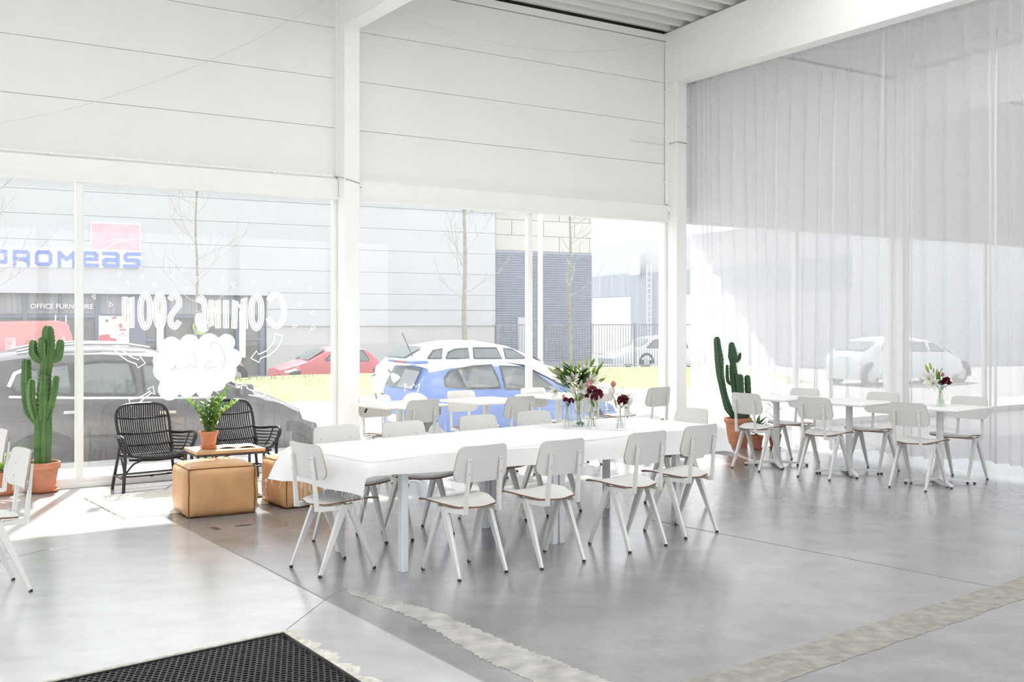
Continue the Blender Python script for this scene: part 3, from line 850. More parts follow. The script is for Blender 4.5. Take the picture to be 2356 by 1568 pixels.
for ch, x0, x1 in (('P', -24, 17), ('R', 29, 69), ('O', 80, 120), ('M', 132, 174), ('e', 187, 226), ('a', 236, 274), ('s', 285, 322)):
    mb = MB(); tf = tile(x0, x1)
    for st in SG[ch]:
        for sk, (a, b) in enumerate(zip(st[:-1], st[1:])):
            A, B = tf(a), tf(b); l = math.hypot(B[0] - A[0], B[1] - A[1]) or 1; ex = ((B[0] - A[0]) / l * 3, (B[1] - A[1]) / l * 3)
            mb.ribbon([(A[0] - ex[0], A[1] - ex[1]), (B[0] + ex[0], B[1] + ex[1])], 7.4, sfn, .03, .09 + .006 * sk)
    mb.build('sign_letter', M['sign_blue'], sg)
sp = tag(street('sign_panel'), 'faded pink rectangular sign above the blue letters', 'sign')
mb = MB(); mb.prism([(207, 510), (324, 514), (324, 579), (207, 575)], sfn, 0, .04); mb.build('panel_frame', M['sign_white'], sp)
mb = MB(); mb.prism([(210, 513), (321, 517), (321, 576), (210, 572)], sfn, .04, .06); mb.build('panel_face', M['sign_pink'], sp)
mb = MB()
for l in ([(240, 572), (275, 555), (320, 548)], [(232, 560), (262, 552), (288, 550)], [(270, 519), (295, 520)]): mb.ribbon(l, .9, sfn, .06, .065)
mb.build('panel_lines', M['sign_white'], sp)
def text(body, parent, x0, x1, ybase, ang, m, q, depth, bold=.004):
    cu = bpy.data.curves.new('shop_lettering', 'FONT'); cu.body = body; cu.size = 1; cu.extrude = .004; cu.offset = bold
    tmp = bpy.data.objects.new('shop_lettering', cu); COL.objects.link(tmp)
    me = bpy.data.meshes.new_from_object(tmp.evaluated_get(bpy.context.evaluated_depsgraph_get()))
    bpy.data.objects.remove(tmp); me.materials.clear(); me.materials.append(m)
    o = bpy.data.objects.new('shop_lettering', me); COL.objects.link(o)
    bpy.context.view_layer.update()
    wdt = max(o.dimensions.x, .1); t0, h = vplane(x0, ybase, q, ang); t1_, _ = vplane(x1, ybase, q, ang)
    s = (t1_ - t0) / wdt; o.scale = (s, s, 1); o.parent = parent; o.location = (t0, -depth, h); o.rotation_euler = (math.pi / 2, 0, 0)
    return o
text('OFFICE FURNITURE', b1, 70, 215, 709, SA, M['sign_white'], FQ, -.15, .018)
po = tag(street('shop_poster'), 'white furniture poster with red sofa in the shopfront', 'poster')
mb = MB(); mb.prism([(228, 726), (298, 727), (298, 812), (228, 812)], sfn, -.13, -.1); mb.build('poster_sheet', M['sign_white'], po)
mb = MB(); mb.prism([(229, 771), (252, 768), (254, 776), (268, 779), (270, 785), (262, 790), (252, 800), (229, 806)], sfn, -.1, -.095); mb.build('printed_sofa', M['poster_red'], po)
mb = MB()
mb.ribbon([(258, 732), (270, 729)], 5, sfn, -.1, -.095); mb.ribbon([(276, 745), (282, 753)], 8, sfn, -.1, -.095); mb.ribbon([(276, 758), (291, 758)], 3.5, sfn, -.1, -.095); mb.build('printed_armchair', M['poster_red'], po)
mb = MB(); mb.ribbon([(273, 772), (283, 767), (293, 772)], 1, sfn, -.1, -.095); mb.ribbon([(283, 763), (283, 775)], 1, sfn, -.1, -.095); mb.ribbon([(243, 737), (250, 738)], 6, sfn, -.1, -.095); mb.build('printed_details', M['poster_grey'], po)
ls = tag(street('round_sign'), 'round white and lime sign with letters behind the tree trunk', 'sign')
mb = MB(); mb.prism([(462 + 18 * math.cos(k * .3), 752 + 18 * math.sin(k * .3)) for k in range(21)], sfn, -.1, -.07); mb.build('disc', M['lime'], ls)
mb = MB(); mb.prism([(468 + 15 * math.cos(k * .3), 750 + 15 * math.sin(k * .3)) for k in range(21)], sfn, -.07, -.05); mb.build('disc_face', M['sign_white'], ls)
text('L  B', ls, 457, 483, 756, SA, M['poster_grey'], FQ, .055, 0)

# ------------------------------------------------------------------ beige block with louvres, far hall
BQ = (-.80, 51.6)
b2 = tag(street('beige_block', BQ), 'beige block building with grey louvred lower storeys', 'building')
tB = vplane(1362, 575, BQ, SA)[0]; hB = vplane(1141, 575, BQ, SA)[1]
mb = MB(); mb.box(0, tB, .06, 12, G2, 11); mb.build('core', M['beige'], b2)
k = 0
hh = hB
while hh < 11:
    off = .9 if k % 2 else 0
    xx = -off
    while xx < tB:
        a, b = max(0, xx), min(tB, xx + 1.8)
        if b - a > .1:
            mb = MB(); mb.bbox(a + .012, b - .012, 0, .1, hh + .015, min(11, hh + .76) - .015, .012); mb.build('facing_block', M['beige'], b2)
        xx += 1.8
    hh += .76; k += 1
nl = 46
for i in range(nl):
    z = G2 + .3 + i * (hB - G2 - .35) / nl
    mb = MB(); mb.add([(0, .05, z), (tB, .05, z), (tB, -.05, z + .06), (0, -.05, z + .06), (0, .05, z + .1), (tB, .05, z + .1)], [(0, 1, 2, 3), (3, 2, 5, 4), (0, 3, 4), (1, 5, 2)]); mb.build('louvre_slat', M['louvre'], b2)
mb = MB(); mb.box(0, tB, .03, .08, G2, hB); mb.build('louvre_back', M['louvre'], b2)
mb = MB(); a, b = vplane(1190, 740, BQ, SA)[0], vplane(1217, 740, BQ, SA)[0]; mb.box(a, b, -.08, .05, G2, vplane(1190, 730, BQ, SA)[1]); mb.build('service_door', M['hall_white'], b2)
PA = (5.69, 75.0); PB = (9.88, 65.6); ha = math.atan2(PB[1] - PA[1], PB[0] - PA[0])
b3 = tag(empty('distant_hall', (PA[0], PA[1], 0), ha), 'white hall with grey blue cladding band at the end of the yard', 'building')
HL = 26.0
mb = MB(); mb.box(-.5, HL, .05, 15, G2, 6.7); mb.build('core', M['hall_white'], b3)
_, h0 = vplane(1400, 634, PA, ha)
mb = MB(); mb.box(-.5, HL, -.05, .1, vplane(1400, 683, PA, ha)[1], h0); mb.build('cladding_band', M['hall_blue'], b3)
for x0, x1 in ((1366, 1452), (1530, 1600)):
    a, b = vplane(x0, 700, PA, ha)[0], vplane(x1, 700, PA, ha)[0]; mb = MB(); mb.bbox(a, b, -.08, .1, G2, vplane(1400, 684, PA, ha)[1], .05); mb.build('loading_door', M['sign_white'], b3)
a, b = vplane(1452, 700, PA, ha)[0], vplane(1530, 700, PA, ha)[0]
mb = MB(); mb.box(a, b, -.04, .1, G2, h0 - 1.4); mb.build('wall_bay', M['hall_blue'], b3)
mb = MB(); t_, h_ = vplane(1476, 590, PA, ha); mb.box(t_ - .3, t_ + .3, -.7, -.3, h_ - 1.2, h_ + .2); mb.build('flue', M['sign_white'], b3)
mb = MB(); t_, h_ = vplane(1503, 610, PA, ha)
for dt in (-.25, .25): mb.bar((t_ + dt, -.3, G2), (t_ + dt, -.3, h_), .05, .05)
for i in range(14): mb.bar((t_ - .25, -.3, G2 + .4 + i * .36), (t_ + .25, -.3, G2 + .4 + i * .36), .04, .04)
mb.build('wall_ladder', M['sign_white'], b3)

fq = fl(1146, 830, G2); fq = (fq.x, fq.y)
FQ2 = (-.62, 46.5)
fn_ = tag(street('railing_fence', FQ2), 'grey railing fence of thin upright bars in front of the louvres', 'fence')
LEN = vplane(1556, 800, FQ2, SA)[0]
htop = vplane(1146, 746, FQ2, SA)[1]
for z in (htop - .05, G2 + .2):
    mb = MB(); mb.box(-.2, LEN + 1, -.02, .02, z, z + .05); mb.build('rail', M['fence'], fn_)
bar_me = None
nb = int(LEN / .15)
for i in range(nb):
    if bar_me is None:
        mb = MB(); mb.box(-.011, .011, -.011, .011, G2, htop + .02); o = mb.build('upright_bar', M['fence'], fn_); bar_me = o.data
    else:
        o = bpy.data.objects.new('upright_bar', bar_me); COL.objects.link(o); o.parent = fn_
    o.location = (i * .15, 0, 0)
for i in range(5):
    mb = MB(); mb.box(i * LEN / 4 - .035, i * LEN / 4 + .035, -.035, .035, G2, htop + .06); mb.build('post', M['fence'], fn_)
lp = fl(1243, 826, G2)
pl = tag(empty('lamp_post', ((1243 - CX) * 45.5 / F, 45.5, G2)), 'thick white post standing before the louvred building', 'post')
mb = MB(); mb.lathe([(.16, 0), (.16, .3), (.115, .32), (.10, 9.0), (.09, 9.6)], 12); mb.build('shaft', M['sign_white'], pl, 40)
mb = MB(); mb.lathe([(.2, 0), (.2, .12)], 12); mb.build('base', M['sign_white'], pl)

# ------------------------------------------------------------------ bare street trees
def tree(px, pyb, z, r0, label, seed, htop_=8.5, first=2.0, nbr=22):
    rnd = random.Random(seed)
    x = (px - CX) * z / F
    o = tag(empty('bare_tree', (x, z, G1)), label, 'tree', 'bare street trees')
    pts = [(0.02 * math.sin(i * 1.3), .02 * math.cos(i), htop_ * i / 12) for i in range(13)]
    mb = MB(); mb.tube(pts, [r0 * (1 - .75 * i / 12) for i in range(13)], 7); mb.build('trunk', M['bark'], o, 60)
    for k in range(nbr):
        h = first + (htop_ - first - .3) * (k + rnd.random() * .6) / nbr
        a = rnd.uniform(0, 6.28); ln = (1.0 + .55 * rnd.random()) * (1.1 - .6 * h / htop_) * 1.25
        mb = MB()
        def grow(p, d, l, r, lev):
            n = 5; q = Vector(p); path = [q.copy()]; dd = Vector(d)
            for i in range(n):
                dd = (dd + Vector((rnd.uniform(-.22, .22), rnd.uniform(-.22, .22), rnd.uniform(-.05, .25)))).normalized()
                q = q + dd * l / n; path.append(q.copy())
                if lev and i >= 1 and rnd.random() < .75:
                    sd = (dd + Vector((rnd.uniform(-.9, .9), rnd.uniform(-.9, .9), rnd.uniform(-.2, .6)))).normalized()
                    grow(q, sd, l * rnd.uniform(.3, .5), r * .55, lev - 1)
            mb.tube(path, [r * (1 - .7 * i / n) for i in range(n + 1)], 4)
        grow((0, 0, h), (math.cos(a), math.sin(a), rnd.uniform(.15, .7)), ln, r0 * .2, 2)
        mb.build('branch', M['twig'], o)
    return o
tree(452, 800, 27.0, .055, 'bare slender street tree seen behind the mirrored lettering', 4, 6.2, 2.2, 20)
tree(1069, 790, 30.6, .085, 'bare slender street tree rising behind the white estate car', 9, 7.6, 2.5, 18)
tree(1312, 820, 34.0, .06, 'bare slender street tree before the louvred building', 14, 8.0, 2.5, 22)
tree(-45, 800, 24.0, .07, 'bare street tree at the left picture edge, only its branches showing', 21, 6.6, 1.6, 24)

# ------------------------------------------------------------------ parked cars
def interp(p, x):
    if x <= p[0][0]: return p[0][1]
    for (a, ya), (b, yb) in zip(p[:-1], p[1:]):
        if x <= b: return ya + (yb - ya) * (x - a) / max(1e-6, b - a)
    return p[-1][1]
def car(name, label, cat, paint, q, ang, ground, prof, belt, wheels, side_windows, width=1.72, wr=.31, end_glass=(), lamps=(), strips=(), extra=None, cut=.20, tum=.30):
    """prof: pixel outline of the roof line from one end to the other on the near side plane"""
    o = tag(empty(name, (q[0], q[1], ground), ang), label, cat)
    P = [vplane(x, y, q, ang) for x, y in prof]; P = [(s, h - ground) for s, h in P]
    B = [vplane(x, y, q, ang) for x, y in belt]; B = [(s, h - ground) for s, h in B]
    s0, s1 = P[0][0], P[-1][0]; L_ = s1 - s0; md = (s0 + s1) / 2
    def side(s, h):
        e = abs(s - md) / (L_ / 2); y = .16 * min(1, e) ** 7 + .03 * e * e
        bl = interp(B, s)
        if h > bl: y += (h - bl) * tum
        elif h < .42: y += (.42 - h) * .16
        return y
    N_ = 64; rings = []
    for i in range(N_ + 1):
        s = s0 + L_ * i / N_; top = max(interp(P, s), cut + .25); bl = interp(B, s)
        hs = [cut, cut + .12, .42]
        sh = min(bl, top - .05); hs += [max(.45, sh - .12), max(.47, sh)]
        hs += [max(.49, top - .07)] + [max(.5, top - .02)]
        near = [(side(s, h), h) for h in hs]; near[-1] = (near[-1][0] + .10, near[-1][1])
        cr = (width / 2, top + .02)
        ring = [(s, y, h) for y, h in near] + [(s, *cr)] + [(s, width - y, h) for y, h in reversed(near)]
        rings.append(ring)
    mb = MB(); mb.loft(rings, True, True); mb.build('body', paint, o, 35)
    for poly in side_windows:
        pts = [vplane(x, y, q, ang) for x, y in poly]; pts = [(s, h - ground) for s, h in pts]
        for nr in (0, 1):
            if nr and len(side_windows) > 8: continue
            fn = (lambda u, v, d: (u, side(u, v) - d, v)) if not nr else (lambda u, v, d: (u, width - side(u, v) + d, v))
            mb = MB(); mb.prism(pts, fn, -.01, .008); mb.build('side_window', M['car_glass'], o)
            if not nr:
                mb = MB(); mb.ribbon(pts + [pts[0]], .035, fn, -.01, .012); mb.build('window_surround', M['car_trim'], o)
    for (xa, ya, xb, yb) in end_glass:
        (sa, ha_), (sb, hb_) = vplane(xa, ya, q, ang), vplane(xb, yb, q, ang)
        ha_ -= ground; hb_ -= ground; nx = -.012 if sa < md else .012
        mb = MB(); rr = []
        for k in range(6):
            f = k / 5; s = sa + (sb - sa) * f; h = ha_ + (hb_ - ha_) * f; y0 = side(s, h) + .09
            rr.append([(s + nx * 2.2, y0, h + .02), (s + nx * 3.4, width / 2, h + .03), (s + nx * 2.2, width - y0, h + .02)])
        mb.loft(rr, False, False); mb.build('windscreen', M['car_glass'], o)
    for wx in wheels:
        s = vplane(wx, 900, q, ang)[0]
        for far in (0, 1):
            y0, y1 = (side(s, .3) - .015, side(s, .3) + .19) if not far else (width - side(s, .3) - .19, width - side(s, .3) + .015)
            mb = MB(); n = 20
            def wring(r, y): return [(s + r * math.cos(2 * math.pi * k / n), y, wr + r * math.sin(2 * math.pi * k / n)) for k in range(n)]
            yo = y0 if not far else y1; yi = y1 if not far else y0
            e = 1 if not far else -1
            mb.loft([wring(wr * .62, yo + e * .0), wring(wr * .95, yo), wring(wr, yo + e * .03), wring(wr, yi), wring(wr * .5, yi)]); w_ = mb.build('wheel', M['tyre'], o, 40)
            mb = MB(); mb.loft([wring(wr * .62, yo - e * .004), wring(wr * .52, yo + e * .015), wring(.05, yo - e * .002)])
            mb.build('rim', M['rim'], w_)
            if not far:
                mb = MB(); arc = [(s + (wr + .065) * math.cos(a * math.pi / 12), wr + (wr + .065) * math.sin(a * math.pi / 12)) for a in range(-1, 14)]
                mb.ribbon(arc, .13, lambda u, v, d: (u, side(s, .45) - d, v), -.02, .006); mb.build('wheel_arch', M['car_trim'], o)
    for (poly, m) in lamps:
        pts = [vplane(x, y, q, ang) for x, y in poly]; pts = [(s, h - ground) for s, h in pts]
        mb = MB(); mb.prism(pts, lambda u, v, d: (u, side(u, v) - d, v), -.02, .012); mb.build('lamp', M[m], o)
    for (line, wpx, m) in strips:
        pts = [vplane(x, y, q, ang) for x, y in line]; pts = [(s, h - ground) for s, h in pts]
        mb = MB(); mb.ribbon(pts, wpx, lambda u, v, d: (u, side(u, v) - d, v), -.01, .014); mb.build('trim_strip', M[m], o)
    if extra: extra(o, side, lambda x, y: (vplane(x, y, q, ang)[0], vplane(x, y, q, ang)[1] - ground))
    return o

# charcoal people carrier right outside the left window
def ex_black(o, side, px):
    for yy in (.28, 1.44):
        pts = [px(x, y) for x, y in ((40, 815), (100, 803), (200, 797), (300, 798), (352, 806))]
        mb = MB(); mb.tube([(s, yy, h + .03) for s, h in pts], .018, 6); mb.build('roof_rail', M['chrome'], o)
    s, h = px(26, 815); mb = MB(); mb.leaf((s - .05, .8, h), (1, 0, .6), (0, 0, 1), .18, .05, .3); mb.build('roof_aerial', M['car_trim'], o)
    s, h = px(562, 905); mb = MB(); mb.bbox(s - .08, s + .08, -.17, .03, h - .02, h + .12, .03); mb.build('mirror', M['car_black'], o)
    for x in (168, 385):
        s, h = px(x, 948); mb = MB(); mb.bbox(s - .1, s + .1, -.035, .04, h - .018, h + .018, .008); mb.build('door_handle', M['chrome'], o)
    for x0 in (98, 318, 500):
        a, b = px(x0, 915), px(x0 + 12, 1035); mb = MB(); mb.ribbon([a, b], .012, lambda u, v, d: (u, side(u, v) - d, v), -.01, .003); mb.build('door_gap', M['car_trim'], o)
QB = (-5.22, 12.05)
car('people_carrier', 'charcoal people carrier parked right outside the left window', 'car', M['car_black'], QB, math.radians(26.8), G1,
    [(-135, 960), (-128, 900), (-100, 850), (-60, 826), (0, 817), (70, 808), (150, 803), (245, 801), (351, 806), (395, 816), (440, 836), (500, 860), (555, 884), (614, 908), (666, 925), (710, 945), (735, 965), (748, 1000)],
    [(-135, 925), (0, 918), (250, 914), (555, 912), (640, 925), (748, 975)], (105, 668),
    [[(22, 888), (34, 862), (60, 850), (90, 850), (90, 905), (40, 905)], [(104, 905), (104, 845), (150, 838), (160, 838), (166, 906)], [(176, 906), (170, 838), (240, 832), (300, 834), (312, 880), (316, 908)], [(334, 908), (328, 838), (380, 840), (420, 858), (470, 885), (498, 908)]],
    1.74, .32, ((420, 830, 548, 884),), (([(690, 940), (722, 955), (735, 975), (700, 965)], 'lamp_clear'),), (([(20, 913), (200, 915), (520, 914)], .028, 'chrome'), ([(20, 890), (34, 860), (62, 848)], .04, 'sign_white'), ([(-120, 1010), (200, 1003), (560, 1000)], .03, 'car_trim')), ex_black, tum=.24)
# blue hatchback outside the second bay
def ex_blue(o, side, px):
    s, h = px(985, 842); mb = MB(); mb.tube([(s + .1, .85, h + .12), (s - .08, .85, h + .5)], .008, 5); mb.build('roof_aerial', M['car_trim'], o)
    s, h = px(990, 846); mb = MB(); mb.bbox(s - .16, s + .1, .3, 1.36, h + .05, h + .10, .02); mb.build('roof_spoiler', M['car_blue'], o)
    mb = MB(); mb.bbox(s - .17, s - .15, .6, 1.06, h + .055, h + .085, .005); mb.build('brake_light', M['lamp_red'], o)
    s, h = px(962, 940); mb = MB(); mb.bbox(s - .06, s + .02, .6, 1.12, .42, .54, .01); mb.build('number_plate', M['plate'], o)
    for y0 in (.07, 1.43):
        mb = MB(); mb.bbox(s + .03, s + .14, y0, y0 + .16, .66, .84, .04); mb.build('rear_lamp', M['lamp_red'], o)
    a, b = px(1150, 880), px(1165, 960); mb = MB(); mb.ribbon([a, b], .012, lambda u, v, d: (u, side(u, v) - d, v), -.01, .003); mb.build('door_gap', M['car_trim'], o)
QU = (-.32, 16.7)
car('blue_hatchback', 'blue hatchback parked outside the second window bay', 'car', M['car_blue'], QU, math.radians(28), G1,
    [(958, 975), (960, 935), (966, 900), (978, 872), (992, 848), (1043, 837), (1131, 831), (1208, 838), (1265, 864), (1330, 903), (1390, 913), (1425, 930), (1434, 970)],
    [(958, 905), (1050, 899), (1200, 897), (1300, 900), (1434, 930)], (1012, 1345),
    [[(1029, 889), (1029, 870), (1040, 856), (1054, 850), (1068, 893)], [(1074, 893), (1058, 849), (1095, 843), (1138, 840), (1148, 868), (1152, 891)], [(1164, 894), (1158, 842), (1200, 844), (1240, 862), (1270, 886), (1276, 894)]],
    1.66, .29, ((966, 900, 990, 850), (1215, 842, 1322, 900)), (), (([(965, 925), (1150, 919), (1400, 918)], .02, 'car_trim'),), ex_blue)
# across the road
car('red_hatchback', 'red hatchback parked beyond the grass bank', 'car', M['car_red'], (-5.9, 35.0), SA, G2,
    [(643, 864), (646, 850), (676, 840), (707, 830), (757, 803), (775, 799), (836, 799), (850, 804), (871, 822), (886, 838), (888, 862)],
    [(643, 846), (707, 832), (760, 831), (850, 832), (888, 840)], (686, 862),
    [[(748, 829), (770, 807), (782, 806), (785, 830)], [(790, 830), (790, 806), (815, 805), (822, 830)], [(828, 830), (824, 806), (838, 806), (850, 826), (848, 830)]],
    1.66, .29, ((712, 829, 755, 804),), (([(655, 854), (682, 846), (684, 853), (660, 858)], 'lamp_clear'),), (([(646, 862), (888, 858)], .06, 'car_trim'),))
car('white_estate_car', 'white estate car parked behind the blue hatchback', 'car', M['car_white'], (-.9, 27.0), SA, G1,
    [(912, 870), (916, 845), (940, 824), (984, 797), (1052, 785), (1120, 785), (1170, 793), (1215, 812), (1262, 838), (1300, 848), (1318, 862), (1322, 880)],
    [(912, 845), (984, 827), (1215, 827), (1322, 855)], (955, 1280),
    [[(1027, 824), (1034, 810), (1050, 803), (1079, 801), (1080, 824)], [(1091, 824), (1092, 800), (1145, 800), (1155, 824)], [(1164, 824), (1162, 801), (1180, 803), (1214, 824)], [(985, 824), (1000, 806), (1020, 802), (1016, 824)]],
    1.74, .31, ((1218, 815, 1258, 836), (940, 824, 982, 799)), ())
car('white_people_carrier', 'white people carrier parked in the yard at far right', 'car', M['car_white'], (7.3, 52.5), SA, G2,
    [(1416, 838), (1417, 822), (1440, 810), (1473, 800), (1503, 778), (1530, 772), (1580, 772), (1625, 780), (1650, 800), (1656, 835)],
    [(1416, 818), (1473, 802), (1600, 802), (1656, 812)], (1488, 1615),
    [[(1488, 800), (1508, 782), (1530, 778), (1532, 800)], [(1538, 800), (1536, 778), (1580, 778), (1584, 800)]],
    1.75, .31, ((1476, 800, 1502, 779),), (([(1420, 822), (1440, 816), (1440, 822)], 'lamp_clear'),))
car('silver_saloon', 'silver saloon with red rear lamp beside the shop door', 'car', M['car_silver'], (-11.0, 38.5), SA, G2,
    [(420, 862), (424, 842), (450, 832), (474, 815), (510, 812), (535, 826), (562, 836), (567, 862)],
    [(420, 842), (474, 834), (535, 834), (567, 842)], (445, 545),
    [[(458, 833), (478, 818), (492, 817), (492, 833)], [(497, 833), (497, 817), (512, 818), (526, 833)]],
    1.7, .29, (), (([(552, 836), (563, 838), (564, 848), (552, 848)], 'lamp_red'),))
def ex_van(o, side, px):
    for x in (131, 155):
        s, h = px(x, 742); mb = MB(); mb.bar((s, .5, h - .05), (s, .5, h + .28), .04, .04); mb.build('roof_stop', M['sign_white'], o)
    pts = [px(x, y) for x, y in ((12, 776), (150, 773), (152, 815), (12, 818))]
    mb = MB(); mb.prism(pts, lambda u, v, d: (u, side(u, v) - d, v), -.02, .012); mb.build('side_poster', M['poster_van'], o)
M['poster_van'] = mat('patterned_van_print', (.75, .72, .72), .5, .5, 3, col2=(.55, .25, .27))
car('red_van', 'faded red delivery van parked before the shop at far left', 'van', M['van_red'], (-18.2, 38.0), SA, G2,
    [(-150, 860), (-148, 760), (-140, 745), (-60, 741), (60, 739), (140, 738), (158, 743), (168, 770), (172, 795), (173, 860)],
    [(-150, 820), (173, 820)], (-110, 135), [], 1.9, .33, (), (), (([(-140, 760), (165, 757)], .05, 'car_trim'),), ex_van, tum=.06)

# two more cars beyond the curtain's windows
wc = copy_tree(bpy.data.objects['white_estate_car']); wc.location = (12.6, 33.5, G1); tag(wc, 'white estate car seen dimly through the left sheer curtain', 'car')
wc = copy_tree(bpy.data.objects['white_people_carrier']); wc.location = (20.5, 35.5, G1); tag(wc, 'white people carrier seen dimly through the right sheer curtain', 'car')

# ================================================================== FURNITURE
TA = math.radians(40.4)                                 # direction of the long table
TD = Vector((math.cos(TA), math.sin(TA), 0)); TP = Vector((-math.sin(TA), math.cos(TA), 0))

# ------------------------------------------------------------------ plywood and steel chair (front = +y)
def make_chair():
    root = empty('plywood_chair')
    # seat: shaped ply, wide at the front, dished, front edge rolled
    def seat_w(y):
        t = (y + .175) / .40
        return .115 + .10 * min(1, t * 1.9) ** .7 if t > 0 else .115
    def seat_z(x, y):
        t = (y + .175) / .40
        z = .432 + .10 * (x ** 2) * 4 * (.25 + .75 * max(0, 1 - abs(t - .55) * 1.2)) + .022 * t
        if t > .82: z -= (t - .82) ** 2 * .55
        return z
    rows, cols = 12, 9; top, bot = [], []
    outl = []
    for i in range(rows + 1):
        y = -.175 + .40 * i / rows
        w = seat_w(y)
        if i == 0: w *= .72
        if i == rows: w *= .93
        if i == rows - 1: w *= .99
        top.append([(w * (2 * j / (cols - 1) - 1), y - (.012 * (2 * j / (cols - 1) - 1) ** 2 if i == rows else -.02 * (2 * j / (cols - 1) - 1) ** 2 if i == 0 else 0)) for j in range(cols)])
    mb = MB(); vs = []; th = .010
    for s_ in (0, 1):
        for r in top:
            for x, y in r: vs.append((x, y, seat_z(x, y) - s_ * th))
    n = (rows + 1) * cols; fs = []; ed = []
    for i in range(rows):
        for j in range(cols - 1):
            a = i * cols + j
            fs.append((a, a + 1, a + cols + 1, a + cols)); fs.append((n + a, n + a + cols, n + a + cols + 1, n + a + 1))
    for i in range(rows):
        for a, b in ((i * cols, (i + 1) * cols), ((i + 1) * cols - 1, (i + 2) * cols - 1)): ed.append((a, b, n + b, n + a))
    for j in range(cols - 1):
        for a in (j, rows * cols + j): ed.append((a, a + 1, n + a + 1, n + a))
    mb.add(vs, fs); k = len(mb.f); mb.f += ed; mb.m += [1] * len(ed)
    mb.build('seat', [M['chair'], M['ply_edge']], root, 40)
    # backrest: curved panel with rounded corners
    def out(a):
        return None
    H0, H1 = .588, .812
    def bw(h):
        t = (h - H0) / (H1 - H0)
        w = .212 - .030 * t
        rb, rt = .30, .16
        if t < rb: w -= .075 * (1 - math.sqrt(max(0, 1 - (1 - t / rb) ** 2)))
        if t > 1 - rt: w -= .035 * (1 - math.sqrt(max(0, 1 - ((t - 1 + rt) / rt) ** 2)))
        return w
    def by(x, h):
        return -.178 - .19 * (h - .43) * .78 + .95 * x * x
    hs = [H0 + (H1 - H0) * f for f in (0, .03, .08, .16, .28, .45, .65, .82, .91, .96, 1)]
    cols = 13; vs = []; th = .009
    for s_ in (0, 1):
        for h in hs:
            w = bw(h)
            for j in range(cols):
                x = w * (2 * j / (cols - 1) - 1); vs.append((x, by(x, h) + s_ * th, h))
    rows = len(hs) - 1; n = (rows + 1) * cols; fs, ed = [], []
    for i in range(rows):
        for j in range(cols - 1):
            a = i * cols + j
            fs.append((a, a + 1, a + cols + 1, a + cols)); fs.append((n + a, n + a + cols, n + a + cols + 1, n + a + 1))
    for i in range(rows):
        for a, b in ((i * cols, (i + 1) * cols), ((i + 1) * cols - 1, (i + 2) * cols - 1)): ed.append((a, b, n + b, n + a))
    for j in range(cols - 1):
        for a in (j, rows * cols + j): ed.append((a, a + 1, n + a + 1, n + a))
    mb = MB(); mb.add(vs, fs); mb.f += ed; mb.m += [1] * len(ed)
    mb.build('backrest', [M['chair'], M['ply_edge_pale']], root, 40)
    # frame under the seat
    mb = MB()
    for s_ in (-1, 1):
        mb.bar((s_ * .165, .045, .410), (s_ * .165, -.045, .410), .026, .034, .026, .034)
        mb.bar((s_ * .165, -.03, .412), (s_ * .128, -.185, .407), .024, .030, .024, .028)
    mb.bar((-.165, .0, .415), (.165, .0, .415), .034, .022)
    mb.build('seat_frame', M['chair_steel'], root)
    # four tapering legs in two compass pairs
    for s_ in (-1, 1):
        for y0, y1 in ((.018, .192), (-.018, -.196)):
            p0 = Vector((s_ * .166, y0, .425)); p1 = Vector((s_ * .180, y1, .012))
            mb = MB(); mb.bar(p0, p1, .030, .046, .017, .020, up=(0, 1, 0)); lg = mb.build('leg', M['chair_steel'], root)
            mb = MB(); mb.lathe([(.011, 0), (.0125, .004), (.011, .016)], 8, (p1.x, p1.y + (.002 if y1 > 0 else -.002), 0)); mb.build('foot_cap', M['rubber'], lg)
    # two uprights that carry the back
    for s_ in (-1, 1):
        p0 = Vector((s_ * .128, -.188, .398)); p1 = Vector((s_ * .120, by(.12, .735) - .012, .735))
        mb = MB(); mb.bar(p0, p1, .019, .028, .019, .014, up=(0, 1, 0)); up_ = mb.build('back_support', M['chair_steel'], root)
        for f in (.72, .955):
            q = p0.lerp(p1, f); mb = MB(); mb.blob(q + Vector((0, -.0145 + .005 * f, 0)), (0, 1, 0), .006, ((0, .0035), (.5, .0045), (1, .0045)), 6); mb.build('screw', M['screw'], up_)
            mb = MB(); mb.blob((q.x, by(q.x, q.z) + .0105, q.z), (0, 1, 0), .002, ((0, .0045), (1, .003)), 6); mb.build('screw', M['screw'], up_)
    return root
chair0 = make_chair(); used = [False]
def chair(x, y, face, label, group):
    o = chair0 if not used[0] else copy_tree(chair0)
    used[0] = True
    place(o, (x, y, 0), math.radians(face) - math.pi / 2)
    return tag(o, label, 'chair', group)
def back_at(x, y, face):                                # where the chair stands when its backrest is at (x, y)
    a = math.radians(face); return x + math.cos(a) * .235, y + math.sin(a) * .235
LT = 'white chairs around the long table'
chair(-1.14, 6.78, 40.3, 'white chair at the left head of the long table, under the frayed cloth corner', LT)
chair(-.30, 6.69, 128.7, 'white chair on the near side of the long table, leftmost of the four', LT)
chair(.205, 6.985, 128.8, 'white chair on the near side of the long table, second from left', LT)
chair(.81, 7.47, 129.4, 'white chair on the near side of the long table, third from left', LT)
chair(1.257, 7.94, 131.0, 'white chair on the near side of the long table, rightmost of the four', LT)
for (bx, by_), w in zip([(-1.298, 7.735), (-.846, 8.06), (-.302, 8.60), (.154, 9.0)], ['first from the left', 'second from the left', 'third from the left', 'fourth from the left']):
    x, y = back_at(bx, by_, -50.5)
    chair(x, y, -50.5, 'white chair on the window side of the long table, ' + w, LT)
x, y = back_at(1.592, 9.31, 220); chair(x, y, 217, 'white chair at the right head of the long table, facing left', LT)
RT = 'white chairs at the small tables by the curtain'
